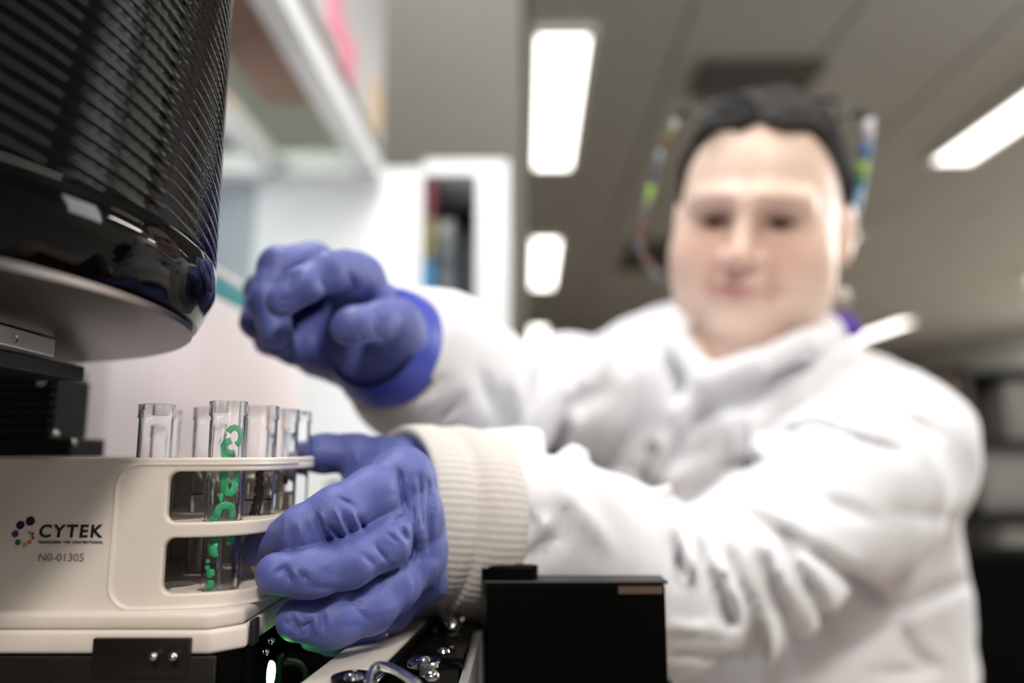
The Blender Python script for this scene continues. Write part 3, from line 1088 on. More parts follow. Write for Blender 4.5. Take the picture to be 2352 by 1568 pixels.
# black finned lift column that carries the drum
lift = empty('lift_column', (-0.30, 0.36, 0.8405), 'black finned lift column under the steel plate of the drum', 'column')
xr1, xr2 = PY(121, 930, 0.350).x, PY(162, 1030, 0.350).x
zt1 = PY(60, 866, 0.350).z; zs = PY(140, 1006, 0.350).z
MB().box((-0.40, 0.350, 0.8405), (xr2, 0.380, zs), 0.0012).build('lower_step', M['black'], lift)
MB().box((-0.40, 0.352, zs + 0.0002), (xr1, 0.380, zt1), 0.0008).build('upright', M['black'], lift)
for k in range(6):
    zf = zs + 0.003 + k * (zt1 - zs - 0.004) / 6
    MB().box((-0.399, 0.3488, zf), (xr1 - 0.0006, 0.3519, zf + 0.0022), 0.0006).build('fin', M['black'], lift)
MB().box((-0.40, 0.30, zt1 + 0.0003), (PY(124, 850, 0.35).x, 0.380, DZ - 0.0005), 0.001).build('carrier_plate', M['alu'], lift)
for (px, py, z_) in ((128, 998, zs), (168, 1016, zs - 0.003)):
    q = PY(px - 6, py, 0.352)
    MB().ball((q.x, 0.353, q.z), 0.0022).build('stud', M['chrome'], lift, smooth=True)
q = PY(93, 878, 0.349)
MB().ball((q.x, 0.350, q.z), 0.0024).build('stud', M['chrome'], lift, smooth=True)

# ------------------------------------------------------------------ rail with toggle latches at the right
rail = empty('latch_rail', (-0.04, 0.28, E - 0.1075), 'warm white metal rail with chrome latches beside the black box', 'rail')
ZR = -0.070
MB().prism([(-0.0983, 0.2646), (0.076, 0.2646), (0.076, 0.43), (-0.205, 0.43), (-0.205, 0.3386), (-0.0983, 0.3386)], 0.8405, E - 0.108).build('bed', M['void'], rail)
MB().box((-0.205, 0.4302, 0.8405), (0.060, 0.4340, E - 0.088), 0.0006).build('bed_wall', M['void'], rail)


def zq(px, py, z=ZR):
    return PZ(px, py, z)


fl, fr_ = zq(900, 1404), zq(1000, 1404)
nl, nr_ = zq(688, 1568), zq(836, 1568)
ex = 0.9
nl2, nr2 = nl + (nl - fl) * ex, nr_ + (nr_ - fr_) * ex
dz = Vector((0, 0, -0.005))
MB().hexa([nl2 + dz, nr2 + dz, fr_ + dz, fl + dz, nl2, nr2, fr_, fl], 0.0008).build('rail_plate', M['plate'], rail, angle=40)
off = Vector((0.0016, 0, -0.0012))
MB().tube([nr2 + off, fr_ + off], 0.0017, 14).build('edge_tube', M['chrome'], rail, smooth=True)
for a in (0.12, 0.7):
    c = fl.lerp(nl2, a).lerp(fr_.lerp(nr2, a), 0.5)
    MB().box((c.x - 0.004, c.y - 0.006, E - 0.1078), (c.x + 0.004, c.y + 0.006, c.z - 0.0052), 0.0006).build('foot', M['black'], rail)
bp4 = [zq(931, 1511, -0.073), zq(1066, 1509, -0.073), zq(1096, 1431, -0.073), zq(984, 1433, -0.073)]
dzb = Vector((0, 0, -0.004))
MB().hexa([p + dzb for p in bp4] + bp4, 0.0005).build('black_plate', M['gloss'], rail, angle=40)
MB().box((bp4[0].x + 0.004, bp4[0].y + 0.002, E - 0.1078), (bp4[1].x - 0.002, bp4[2].y - 0.004, bp4[0].z - 0.0041)).build('plate_support', M['black'], rail)
MB().hexa([p + Vector((0, 0, z)) for z in (-0.036, -0.0045) for p in (zq(1066, 1509, -0.073) + Vector((-0.001, -0.02, 0)), zq(1080, 1509, -0.073) + Vector((0, -0.02, 0)), zq(1112, 1400, -0.073), zq(1098, 1400, -0.073))]).build('side_channel', M['alu'], rail)


def screw(q, r, par=rail):
    pr = [(0, 0.0002), (r * 0.35, 0.0002), (r * 0.42, 0.0009), (r * 0.85, 0.0008), (r, 0.0), (0, -0.0004)]
    MB().lathe(pr, q, (0, 0, 1), 20).build('screw', M['chrome'], par, angle=50)


screw(zq(1046, 1442, -0.0728), 0.0031)
screw(zq(1018, 1495, -0.0728), 0.0028)


def latch(o, s):
    """toggle latch: dark cup, screw, bent chrome bail, washer"""
    lt = empty('toggle_latch', o, None)
    lt.parent = rail
    lt.matrix_parent_inverse = parent_inv(rail)
    return lt


def cup(px, py, rx, name='latch_cup'):
    q = zq(px, py, ZR + 0.0002)
    b = MB().lathe([(0, 0), (rx, 0), (rx, 0.0010), (rx * 0.86, 0.0013), (rx * 0.7, 0.0004), (0, 0.0004)], q, (0, 0, 1), 30)
    b.build(name, M['gloss'], rail, angle=40)
    screw(q + Vector((0, 0, 0.0006)), rx * 0.5)


cup(905, 1424, 0.0052)
cup(812, 1560, 0.0070)
for pts, r in ((((880, 1432), (920, 1405), (984, 1386), (1042, 1414)), 0.0016), (((835, 1600), (864, 1530), (952, 1568), (985, 1605)), 0.0013)):
    pp = [zq(px, py, ZR + 0.006) for px, py in pts]
    pp[0].z = E + ZR + 0.002
    pp[-1].z = E + ZR + 0.001
    sp = []
    ext = [pp[0] * 2 - pp[1]] + pp + [pp[-1] * 2 - pp[-2]]
    for a0, a1, a2, a3 in zip(ext, ext[1:], ext[2:], ext[3:]):
        for k in range(8):
            t = k / 8
            sp.append(0.5 * ((2 * a1) + (a2 - a0) * t + (2 * a0 - 5 * a1 + 4 * a2 - a3) * t * t + (3 * a1 - a0 - 3 * a2 + a3) * t ** 3))
    sp.append(pp[-1])
    MB().tube(sp, r, 12).build('latch_bail', M['chrome'], rail, smooth=True)
for (px, py, r) in ((1036, 1421, 0.0062), (974, 1527, 0.0058)):
    q = zq(px, py, -0.0715)
    MB().lathe([(r * 0.45, 0), (r, 0), (r, 0.0012), (r * 0.9, 0.0018), (r * 0.5, 0.0018), (r * 0.45, 0.0008)], q, (0, 0, 1), 30, closed=True).build('washer', M['chrome'], rail, angle=40)
    MB().lathe([(0, 0.003), (r * 0.2, 0.003), (r * 0.42, 0.002), (r * 0.42, -0.003), (0, -0.003)], q, (0, 0, 1), 20).build('pivot', M['chrome'], rail, angle=40)
for (px, py) in ((1068, 1402), (990, 1552)):
    q = zq(px, py, ZR - 0.001)
    MB().ball(q, 0.0030, (1, 1, 0.7)).build('dome_nut', M['chrome'], rail, smooth=True)

# ------------------------------------------------------------------ black panel box in the middle foreground
bx = empty('black_enclosure', (0.03, 0.352, E - 0.1078), 'plain black box in front of the white sleeve at the bottom', 'box')
pL, pR = PY(1118, 1345, 0.316), PY(1528, 1333, 0.316)
MB().box((pL.x, 0.316, E - 0.1079), (pR.x, 0.330, pR.z - 0.0015), 0.001).build('body', M['jet'], bx)
MB().box((pL.x - 0.001, 0.3152, pR.z - 0.0013), (pR.x + 0.001, 0.3305, pR.z), 0.0004).build('lid', M['black'], bx)
sa, sb = PY(1420, 1346, 0.3158), PY(1522, 1363, 0.3158)
MB().box((sa.x, 0.3156, sb.z), (sb.x, 0.31595, sa.z)).build('metal_strip', mat('bronze_strip', srgb(120, 100, 84), 0.4, 0.4), bx)
ka, kb = PY(1106, 1300, 0.320), PY(1236, 1340, 0.320)
MB().box((ka.x, 0.3155, pR.z + 0.0001), (kb.x, 0.3285, ka.z), 0.0048, 4).build('top_knob', M['jet'], bx, angle=60)
hp = empty('black_coupling', (-0.01, 0.35, E - 0.1078), 'rounded black coupling under the ribbed cuff beside the black box', 'coupling')
h0, h1 = PY(1030, 1310, 0.335), PY(1106, 1400, 0.335)
MB().box((h0.x + 0.004, 0.335, E - 0.1079), (h1.x - 0.002, 0.356, E - 0.0800), 0.004, 4).build('body', M['black'], hp, angle=60)
MB().lathe([(0, 0), (0.006, 0), (0.006, 0.003), (0.004, 0.004), (0, 0.004)], ((h0.x + h1.x) / 2 + 0.002, 0.3455, E - 0.0799), (0, 0, 1), 24).build('cap', M['gloss'], hp, angle=50)

#@@PERSON
# ================================================================== PERSON
def A(*q):
    return np.array(P(*q), dtype=np.float32)


def proj(p):
    """pixel coordinates of points"""
    x, y, z = p[:, 0], p[:, 1], p[:, 2] - EYE
    d = y * CP + z * SP
    u = z * CP - y * SP
    return CX + x / d * F, CY - u / d * F


def ridge(q):
    r = 1 - np.abs(vnoise(q))
    return np.clip(r - .6, 0, 1) ** 1.5 * 2.5


def creases(p, lst, e=2.0):
    """sum of soft grooves (positive depth, in mm) and ridges (negative) along short lines of the cloth"""
    px, py = proj(p)
    out = np.zeros(len(p), dtype=np.float32)
    for (x1, y1, x2, y2, w, mm) in lst:
        dx, dy = x2 - x1, y2 - y1
        t = np.clip(((px - x1) * dx + (py - y1) * dy) / max(dx * dx + dy * dy, 1e-6), 0, 1)
        dd = (px - x1 - t * dx) ** 2 + (py - y1 - t * dy) ** 2
        taper = 0.35 + 0.65 * np.sin(PI * np.clip(t * 0.9 + 0.05, 0, 1))
        out += (mm * 0.001) * np.exp(-(np.sqrt(dd) / w) ** e) * taper
    return out


# ------------------------------------------------------------------ her left hand (on the rack)
HL = dict(
    thumb=([A(978, 1130, .335), A(925, 1060, .338), A(815, 1042, .338), A(745, 1040, .336), A(692, 1040, .334)], [.0125, .0108, .0092, .0088, .0078]),
    index=([A(925, 1100, .290), A(855, 1136, .274), A(770, 1179, .2600), A(690, 1224, .2545), A(593, 1259, .2645)], [.0112, .0101, .0093, .0087, .0060]),
    middle=([A(945, 1184, .285), A(885, 1243, .270), A(800, 1289, .2570), A(715, 1313, .2480), A(638, 1316, .2440)], [.0108, .0099, .0094, .0087, .0072]),
    ring=([A(958, 1270, .288), A(905, 1345, .274), A(850, 1392, .2650), A(765, 1424, .2560), A(684, 1424, .2510)], [.0104, .0092, .0090, .0092, .0072]),
    pinky=([A(965, 1330, .300), A(900, 1400, .290), A(840, 1436, .282), A(770, 1455, .2740), A(722, 1458, .2690)], [.0095, .0080, .0074, .0068, .0056]),
)
WL = A(918, 1188, .333)
WL2 = A(1060, 1200, .356)
CR_L = [(727, 1184, 741, 1222, 8, 1.1), (741, 1222, 761, 1246, 9, 1.3), (754, 1208, 785, 1234, 8, 1.2), (789, 1184, 806, 1226, 8, 1.1),
        (820, 1187, 838, 1216, 7, .8), (778, 1143, 813, 1162, 5, .6), (672, 1212, 668, 1258, 9, .7), (700, 1195, 715, 1240, 8, .5),
        (770, 1170, 792, 1222, 7, -.9), (806, 1172, 826, 1212, 7, -.7), (735, 1178, 752, 1215, 6, -.6), (690, 1205, 695, 1245, 8, -.4),
        (902, 1200, 940, 1186, 8, 2.0), (916, 1204, 934, 1238, 7, 1.6), (916, 1080, 923, 1140, 8, 1.3), (923, 1140, 938, 1184, 8, 1.5),
        (964, 1098, 971, 1205, 7, .9), (984, 1108, 980, 1225, 7, .9), (947, 1125, 953, 1270, 7, .8), (992, 1140, 985, 1260, 6, .7), (955, 1230, 948, 1300, 6, .8),
        (634, 1316, 654, 1303, 6, .6), (654, 1303, 666, 1334, 6, .8), (685, 1314, 708, 1333, 7, 1.0), (672, 1308, 690, 1328, 7, -.6), (864, 1256, 890, 1288, 5, .7), (700, 1345, 780, 1352, 8, .4),
        (835, 1275, 862, 1300, 7, .4), (890, 1225, 915, 1245, 6, .5),
        (670, 1416, 686, 1450, 6, .9), (690, 1442, 714, 1428, 6, .9), (706, 1452, 714, 1428, 5, .8), (740, 1406, 745, 1446, 6, .8), (655, 1425, 668, 1440, 7, .5), (722, 1415, 728, 1450, 7, -.5), (690, 1418, 700, 1436, 6, -.5),
        (790, 1375, 830, 1388, 6, .6), (812, 1392, 850, 1425, 9, .5)]


def hand_core(p, H, W, W2, rw, rw2, kp=0.010):
    d = None
    palm = cone(p, W, W2, rw, rw2)
    for nm, (pts, rs) in H.items():
        m0 = pts[0]
        base = W + (m0 - W) * 0.12
        palm = smin(palm, cone(p, base, m0, rs[0] * 1.35, rs[0] * 1.08), kp)
    for nm, (pts, rs) in H.items():
        c = chain(p, pts, rs, 0.003)
        d = c if d is None else smin(d, c, 0.0008)
    return smin(d, palm, 0.006)


def hand_l(p):
    d = hand_core(p, HL, WL, WL2, .0305, .036)
    n = vnoise(p / 0.011) * 0.0004 + vnoise(p / 0.0055 + 7) * 0.00018
    r = 1 - np.abs(vnoise(p * np.array([1, 1, .6], dtype=np.float32) / 0.009 + 3))
    return d + n - 0.0005 * np.clip(r - 0.75, 0, 1) * 2 + np.minimum(2.0 * creases(p, CR_L, 1.2), .0021) + 0.0006 * ridge(p * np.array([.75, 1, 1.5], dtype=np.float32) / 0.013 + 9)


# ------------------------------------------------------------------ her right hand (curled above)
HR = dict(
    index=([A(822, 640, .383), A(790, 626, .362), A(748, 622, .344), A(696, 654, .333), A(650, 692, .329)], [.0125, .0112, .0094, .0084, .0076]),
    middle=([A(785, 640, .402), A(718, 606, .388), A(640, 610, .372), A(612, 695, .360), A(636, 765, .354)], [.0122, .0112, .0098, .0088, .0078]),
    ring=([A(780, 665, .420), A(700, 640, .408), A(604, 668, .394), A(592, 742, .380), A(642, 786, .372)], [.0118, .0106, .0094, .0084, .0076]),
    pinky=([A(790, 710, .432), A(700, 705, .420), A(622, 735, .406), A(618, 782, .394), A(668, 806, .386)], [.0108, .0096, .0086, .0078, .0070]),
    thumb=([A(920, 790, .390), A(905, 742, .366), A(860, 737, .350), A(815, 748, .340), A(800, 752, .338)], [.0160, .0125, .0098, .0086, .0082]),
)
WR = A(890, 790, .402)
WR2 = A(960, 835, .436)
CR_R = [(640, 690, 672, 686, 5, .6), (632, 704, 662, 704, 5, .5), (735, 640, 745, 665, 8, .8), (800, 620, 812, 660, 10, .9), (830, 700, 870, 680, 9, 1.2), (870, 680, 900, 640, 9, .6),
        (828, 765, 836, 785, 4, .8), (840, 752, 850, 785, 5, .6), (855, 745, 862, 772, 5, .5), (870, 770, 905, 800, 9, .8), (900, 790, 925, 755, 8, .5), (690, 620, 660, 650, 8, 1.5)]


def hand_r(p):
    d = hand_core(p, HR, WR, WR2, .0300, .027)
    # heel of the palm closing under the fingers
    d = smin(d, cone(p, A(880, 820, .402), A(740, 790, .408), .022, .019), 0.012)
    n = vnoise(p / 0.012 + 5) * 0.0005 + vnoise(p / 0.006 + 2) * 0.0002
    return d + n + np.minimum(1.4 * creases(p, CR_R, 1.3), .0022) + 0.0007 * ridge(p / 0.016 + 2)


# ------------------------------------------------------------------ arms, trunk
def arm_l(p, s=0.0):
    d = chain(p, [A(2050, 1030, .675), A(1940, 1120, .615), A(1725, 1290, .515), A(1500, 1345, .455), A(1350, 1272, .412), A(1200, 1210, .375), A(1075, 1199, .3535)],
              [.068 - s, .066 - s, .052 - s, .045 - s, .0435 - s * .8, .0435 - s * .7, .0410 - s * .6], .03)
    return d


def arm_r(p, s=0.0):
    return chain(p, [A(1440, 886, .780), A(1300, 915, .690), A(1160, 945, .590), A(1050, 890, .500), A(985, 850, .440), A(962, 834, .422)],
                 [.058 - s, .052 - s, .050 - s, .047 - s, .041 - s * .7, .0365 - s * .6], .03)


def trunk(p, s=0.0):
    d = ellipsoid(p, A(1650, 1080, .79), (.175 - s, .115 - s, .185))
    d = smin(d, ellipsoid(p, A(1845, 1500, .77), (.165 - s, .13 - s, .20)), .06)
    d = smin(d, cone(p, A(1450, 884, .80), A(1700, 900, .81), .055 - s, .066 - s), .05)
    d = smin(d, cone(p, A(1730, 900, .81), A(2015, 1005, .70), .066 - s, .064 - s), .05)
    d = smin(d, cone(p, A(1760, 850, .83), A(1960, 930, .76), .045 - s, .050 - s), .04)
    d = smin(d, cone(p, A(2030, 1060, .70), A(2010, 1320, .74), .068 - s, .068 - s), .05)
    return d


CR_C = [(1252, 1070, 1310, 930, 22, 16), (1310, 930, 1385, 903, 20, 10), (1787, 899, 1643, 940, 34, 7), (1643, 940, 1500, 985, 30, 4),
        (1687, 966, 1684, 1062, 15, -9), (1737, 977, 1730, 1046, 14, -9), (1711, 980, 1708, 1046, 9, 9), (1660, 1080, 1745, 1056, 12, 11), (1565, 1165, 1660, 1092, 13, 9), (1510, 1137, 1600, 1060, 16, -8),
        (1560, 1080, 1640, 1010, 14, 5), (1781, 999, 1875, 973, 12, 8), (1875, 973, 1914, 988, 10, 8), (1914, 988, 2066, 1040, 11, 9), (1305, 1054, 1488, 1084, 11, 6),
        (1760, 1060, 1850, 1130, 14, 6), (1800, 1030, 1900, 1090, 16, 5), (1720, 1090, 1800, 1160, 14, 6), (1900, 1150, 2000, 1190, 18, 4), (2050, 1180, 2200, 1190, 20, 3),
        (1881, 1276, 2069, 1400, 18, 15), (2069, 1400, 2200, 1342, 18, 13), (1700, 1170, 1881, 1276, 18, 9),
        (1545, 1240, 1562, 1330, 13, 10), (1600, 1245, 1625, 1320, 12, 8), (1637, 1320, 1680, 1440, 16, 12), (1754, 1290, 1828, 1480, 17, 13), (1798, 1226, 1855, 1355, 15, 10), (1676, 1270, 1735, 1435, 14, 9), (1850, 1330, 1910, 1450, 15, 9),
        (1590, 1240, 1600, 1330, 12, -7), (1655, 1290, 1700, 1400, 12, -8), (1770, 1260, 1800, 1360, 12, -7), (1780, 1420, 1760, 1560, 16, -8), (1720, 1440, 1730, 1560, 14, 8),
        (1543, 1503, 1728, 1510, 8, 5), (1543, 1440, 1700, 1450, 10, -5), (2069, 1436, 2098, 1497, 14, 10), (2098, 1497, 2150, 1530, 14, 10), (1930, 1490, 2050, 1430, 20, 7), (2000, 1550, 2120, 1540, 16, 7),
        (1120, 1180, 1180, 1210, 14, 5), (1180, 1210, 1240, 1180, 14, 5), (1200, 1290, 1290, 1230, 16, 5), (1290, 1230, 1300, 1160, 14, 4), (1160, 1120, 1175, 1185, 14, 4), (1225, 1180, 1265, 1215, 12, -4), (1330, 1160, 1400, 1250, 20, -3),
        (960, 905, 1020, 870, 12, 5), (1000, 960, 1060, 910, 14, 5), (1040, 1000, 1100, 1040, 16, 5), (1100, 860, 1150, 960, 20, 4), (1180, 860, 1200, 950, 18, -4), (1240, 860, 1215, 960, 14, 5), (1290, 830, 1330, 900, 12, 6), (1400, 770, 1430, 850, 16, 7), (1450, 760, 1470, 820, 12, 6), (1370, 800, 1390, 860, 12, -6),
        (1990, 820, 2060, 900, 18, 4), (1930, 850, 1850, 900, 18, 4), (2110, 900, 2190, 960, 16, 4), (2060, 950, 2150, 1000, 16, 4)]


COLLAR = [A(1622, 872, .672), A(1730, 836, .668), A(1845, 792, .690), A(1908, 762, .745), A(1885, 735, .850), A(1720, 720, .885), A(1590, 720, .850), A(1536, 745, .770), A(1566, 805, .700), A(1622, 872, .672)]


def coat_sdf(p):
    d = smin(trunk(p), smin(arm_l(p), 9.0, 0), .02)
    d = smin(d, arm_r(p), .02)
    col = chain(p, COLLAR, [.013] * len(COLLAR), .006)
    lap = chain(p, [A(1622, 890, .675), A(1560, 960, .672), A(1500, 1080, .680)], [.010, .012, .010], .01)
    d = smax(d, -ellipsoid(p, A(1735, 765, .715), (.060, .085, .040)), .006)
    d = smin(d, col, .008)
    d = smin(d, lap, .012)
    d = d + 1.1 * creases(p, CR_C)
    d = d + 0.0035 * vnoise(p / 0.055) + 0.0016 * vnoise(p / 0.024 + 4)
    return d


# ------------------------------------------------------------------ head
HC = np.array(P(1742, 510, .765), dtype=np.float64)


def unit(v):
    return v / np.linalg.norm(v)


_f = unit(np.array([0, 0, EYE]) - HC)
_up = np.array([0, 0, 1.0])
_x = unit(np.cross(_f, _up)) * -1.0
if _x[0] < 0: _x = -_x
_z = np.array([0, 0, 1.0]); _z = unit(_z - _f * (_z @ _f))
yaw = math.radians(8.0)
f2 = _f * math.cos(yaw) - _x * math.sin(yaw)
x2 = _x * math.cos(yaw) + _f * math.sin(yaw)
roll = math.radians(7.0)
x3 = x2 * math.cos(roll) - _z * math.sin(roll)
z3 = _z * math.cos(roll) + x2 * math.sin(roll)
HR3 = np.stack([x3, f2, z3], 1).astype(np.float32)     # columns: head right (as seen), forward, up


def to_head(p):
    return (p - HC.astype(np.float32)) @ HR3


def from_head(x, y, z):
    return Vector(HC + HR3.astype(np.float64) @ np.array([x, y, z]))


def mirror(q):
    r = q.copy()
    r[:, 0] = np.abs(r[:, 0])
    return r


def skull(q, o=0.0):
    d = ellipsoid(q, (0, -.015, .028), (.078 + o, .098 + o, .096 + o))
    return d


def head_sdf(p):
    q = to_head(p)
    m = mirror(q)
    d = skull(q)
    d = smin(d, ellipsoid(q, (0, .010, -.030), (.076, .078, .088)), .025)
    d = smin(d, ellipsoid(q, (0, .040, -.075), (.050, .048, .046)), .03)
    d = smin(d, ellipsoid(m, (.045, .048, -.035), (.033, .032, .036)), .02)
    d = smin(d, ellipsoid(m, (.050, .018, -.070), (.026, .036, .034)), .025)
    d = smin(d, ellipsoid(q, (0, .074, -.104), (.024, .018, .018)), .02)
    d = smin(d, ellipsoid(q, (0, .020, -.118), (.050, .050, .030)), .03)
    # brow ridge and eye sockets
    d = smin(d, cone(m, (.010, .082, .022), (.048, .066, .020), .010, .009), .014)
    d = smax(d, -ellipsoid(m, (.030, .100, .003), (.021, .027, .0150)), .010)
    d = smin(d, ellipsoid(m, (.030, .063, .001), (.0165, .0150, .0130)), .006)
    d = smax(d, -ellipsoid(m, (.030, .081, .000), (.0125, .010, .0036)), .0015)
    # nose
    d = smin(d, cone(q, (0, .080, .014), (0, .102, -.030), .0075, .0112), .010)
    d = smin(d, ellipsoid(m, (.0135, .089, -.035), (.009, .010, .008)), .006)
    d = smax(d, -ellipsoid(m, (.0075, .098, -.0435), (.0046, .0065, .0040)), .003)
    # mouth
    d = smin(d, ellipsoid(q, (0, .074, -.064), (.028, .016, .018)), .012)
    d = smin(d, cone(m, (0, .0905, -.0590), (.024, .078, -.0615), .0048, .0030), .004)
    d = smin(d, cone(m, (0, .0895, -.0690), (.020, .078, -.0650), .0056, .0030), .004)
    d = smax(d, -cone(m, (0, .098, -.0635), (.028, .082, -.0615), .0022, .0016), .003)
    # laughter fold
    d = smax(d, -cone(m, (.020, .096, -.038), (.036, .080, -.066), .003, .0035), .010)
    # ears
    e_ = ellipsoid(m, (.083, -.016, -.010), (.010, .020, .033))
    e_ = smax(e_, -ellipsoid(m, (.092, -.010, -.006), (.006, .011, .020)), .004)
    d = smin(d, e_, .006)
    return d


def neck_sdf(p):
    return cone(p, from_head(0, -.028, -.060), A(1722, 880, .800), .056, .066)


PEL = np.array([0.33, 0.86, 0.64], dtype=np.float32)


def legs(p):
    d = ellipsoid(p, PEL, (.16, .13, .12))
    for sx in (-0.09, 0.09):
        hip = PEL + np.array([sx, -.02, -.01], dtype=np.float32)
        knee = np.array([PEL[0] + sx * 1.5, .44, .60], dtype=np.float32)
        ank = np.array([PEL[0] + sx * 1.5, .52, .17], dtype=np.float32)
        toe = np.array([PEL[0] + sx * 1.7, .38, .135], dtype=np.float32)
        d = smin(d, chain(p, [hip, knee, ank], [.085, .060, .040], .02), .02)
        d = smin(d, cone(p, ank - np.array([0, 0, .01], dtype=np.float32), toe, .036, .026), .015)
    return d


def body_sdf(p):
    d = smin(head_sdf(p), neck_sdf(p), .022)
    d = smin(d, trunk(p, .030), .01)
    d = smin(d, smin(arm_l(p, .020), arm_r(p, .022), 0), .004)
    hl = hand_core(p, HL, WL, WL2, .022, .022) + .0050
    hr = hand_core(p, HR, WR, WR2, .022, .022) + .0046
    d = smin(d, hl, .004)
    d = smin(d, hr, .004)
    d = smin(d, legs(p), .03)
    return d


def skin_tone_shade(v):
    q = to_head(v)
    m = mirror(q)
    base = np.array(srgb(246, 217, 199))
    c = np.tile(base, (len(v), 1))

    def mixin(wt, col):
        nonlocal c
        wt = np.clip(wt, 0, 1)[:, None]
        c = c * (1 - wt) + np.array(srgb(*col)) * wt
    g = lambda cx, cy, cz, sx, sz, mm: np.exp(-((mm[:, 0] - cx) / sx) ** 2 - ((mm[:, 2] - cz) / sz) ** 2) * (mm[:, 1] > cy)
    mixin(.30 * g(.045, .02, -.030, .026, .022, m), (214, 138, 118))
    mixin(.35 * g(0, .07, -.036, .016, .018, q), (208, 136, 120))
    mixin(.95 * g(.030, .05, .000, .0185, .0105, m), (74, 40, 28))  # eye socket shade painted into the skin colour
    mixin(.5 * g(.030, .05, -.002, .026, .017, m), (170, 116, 92))  # softer eye-bag shade, painted as well
    br = np.exp(-((m[:, 2] - (.024 - .10 * np.abs(m[:, 0] - .030))) / .0050) ** 2) * (m[:, 0] > .010) * (m[:, 0] < .052) * (q[:, 1] > .04)
    mixin(.30 * br, (110, 82, 70))
    mixin(.85 * np.exp(-((q[:, 0] + .004) / .023) ** 2 - ((q[:, 2] + .0640) / .0085) ** 2) * (q[:, 1] > .06), (186, 104, 118))
    mixin(.36 * g(.027, .05, -.046, .007, .018, m), (190, 118, 88))  # shading of the laughter fold, put into the colour
    mixin(.4 * g(.028, .05, -.066, .006, .006, m), (150, 96, 78))  # dark mouth corners, shade put into the colour
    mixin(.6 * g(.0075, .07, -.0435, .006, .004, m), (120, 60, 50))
    return c


person = empty('person', (PEL[0], PEL[1], 0.0), 'person in white lab coat and violet blue gloves leaning in to grip the tube rack', 'person')
lo = (-0.13, 0.215, 0.08)
body = mesh_sdf('body', body_sdf, lo, (0.66, 1.04, 1.48), 0.0035, M['skin'], person, snap=2, color=skin_tone_shade)
coat_o = mesh_sdf('lab_coat', coat_sdf, (-0.12, 0.300, 0.66), (0.62, 1.03, 1.30), 0.0045, M['coat'], person, snap=2)
mesh_sdf('glove', hand_l, np.min([np.min(v[0], 0) for v in HL.values()], 0) - .02, np.max([np.max(np.stack([np.max(v[0], 0), WL2]), 0) for v in HL.values()], 0) + .03, 0.0007, M['glove'], person, snap=2)['label'] = 'violet blue glove gripping the rack end'
mesh_sdf('glove', hand_r, np.min([np.min(v[0], 0) for v in HR.values()], 0) - .025, np.max([np.max(np.stack([np.max(v[0], 0), WR2]), 0) for v in HR.values()], 0) + .035, 0.0011, M['glove'], person, snap=2)['label'] = 'violet blue glove on the curled fist'


def cuff(c0, c1, prof, m, name, parent, ribs=0, seg=240, amp=0.00035, squash=None):
    """ribbed band around the axis c0 -> c1; prof: (t along the axis in m, radius)"""
    c0, c1 = Vector(c0), Vector(c1)
    ax = (c1 - c0).normalized()
    u = ax.orthogonal().normalized()
    v = ax.cross(u)
    b = bmesh.new()
    rings = []
    for t, r in prof:
        ring = []
        for k in range(seg):
            a = 2 * PI * k / seg
            rr = r + (amp * math.sin(a * ribs) if ribs else 0)
            ring.append(b.verts.new(c0 + ax * t + (u * math.cos(a) + v * math.sin(a)) * rr))
        rings.append(ring)
    for r0, r1 in zip(rings, rings[1:]):
        for k in range(seg):
            b.faces.new((r0[k], r0[(k + 1) % seg], r1[(k + 1) % seg], r1[k]))
    bmesh.ops.recalc_face_normals(b, faces=b.faces[:])
    me = bpy.data.meshes.new(name)
    b.to_mesh(me)
    b.free()
    return link_mesh(name, me, m, parent, True)


cuff(A(905, 1185, .3320), A(1201, 1205, .372),
     [(.014, .0270), (.004, .0320), (.000, .0370), (-.001, .0395), (.001, .0408), (.006, .0418), (.012, .0424), (.017, .0420), (.0195, .0412), (.021, .0428), (.028, .0440), (.036, .0438), (.044, .0425)],
     M['knit'], 'knit_cuff', coat_o, ribs=80)
cuff(A(879, 791, .3940), A(961, 839, .438),
     [(.000, .0300), (.003, .0312), (.006, .0325), (.009, .0345), (.014, .0362), (.022, .0378), (.030, .0386), (.040, .0384)], M['knit'], 'knit_cuff', coat_o, ribs=70)
# rolled rim of the glove over the upper cuff
cuff(A(879, 791, .3940), A(961, 839, .438), [(-.014, .0265), (-.006, .0305), (.000, .0322), (.0045, .0328), (.0072, .0334), (.0082, .0328), (.0075, .0316), (.002, .0300)], M['glove_dark'], 'glove_rim', person, seg=96)


# ------------------------------------------------------------------ hair, eyes, jewellery
def hair_sdf(p):
    q = to_head(p)
    st = 0.0012 * np.sin(q[:, 0] * 900 + 3 * vnoise(q / 0.02)) * vnoise(q / 0.012)
    d = ellipsoid(q, (0, -.018, .028), (.0865, .107, .1075)) + 0.005 * vnoise(q / 0.03) + 0.003 * vnoise(q / 0.012 + 3) + st
    plane = q[:, 1] - .62 * q[:, 2] + .0110
    top = .086 + .008 * np.clip(1 - np.abs(q[:, 0] - .006) / .020, 0, 1) + .001 * vnoise(q / 0.02) - q[:, 2]
    d = smax(d, smin(plane, top, .006), .005)
    low = -(q[:, 2] + .055 + 0.0 * q[:, 1])
    d = smax(d, low, .01)
    bun = ellipsoid(q, (0, -.125, .03), (.042, .036, .04))
    return smin(d, bun, .015)


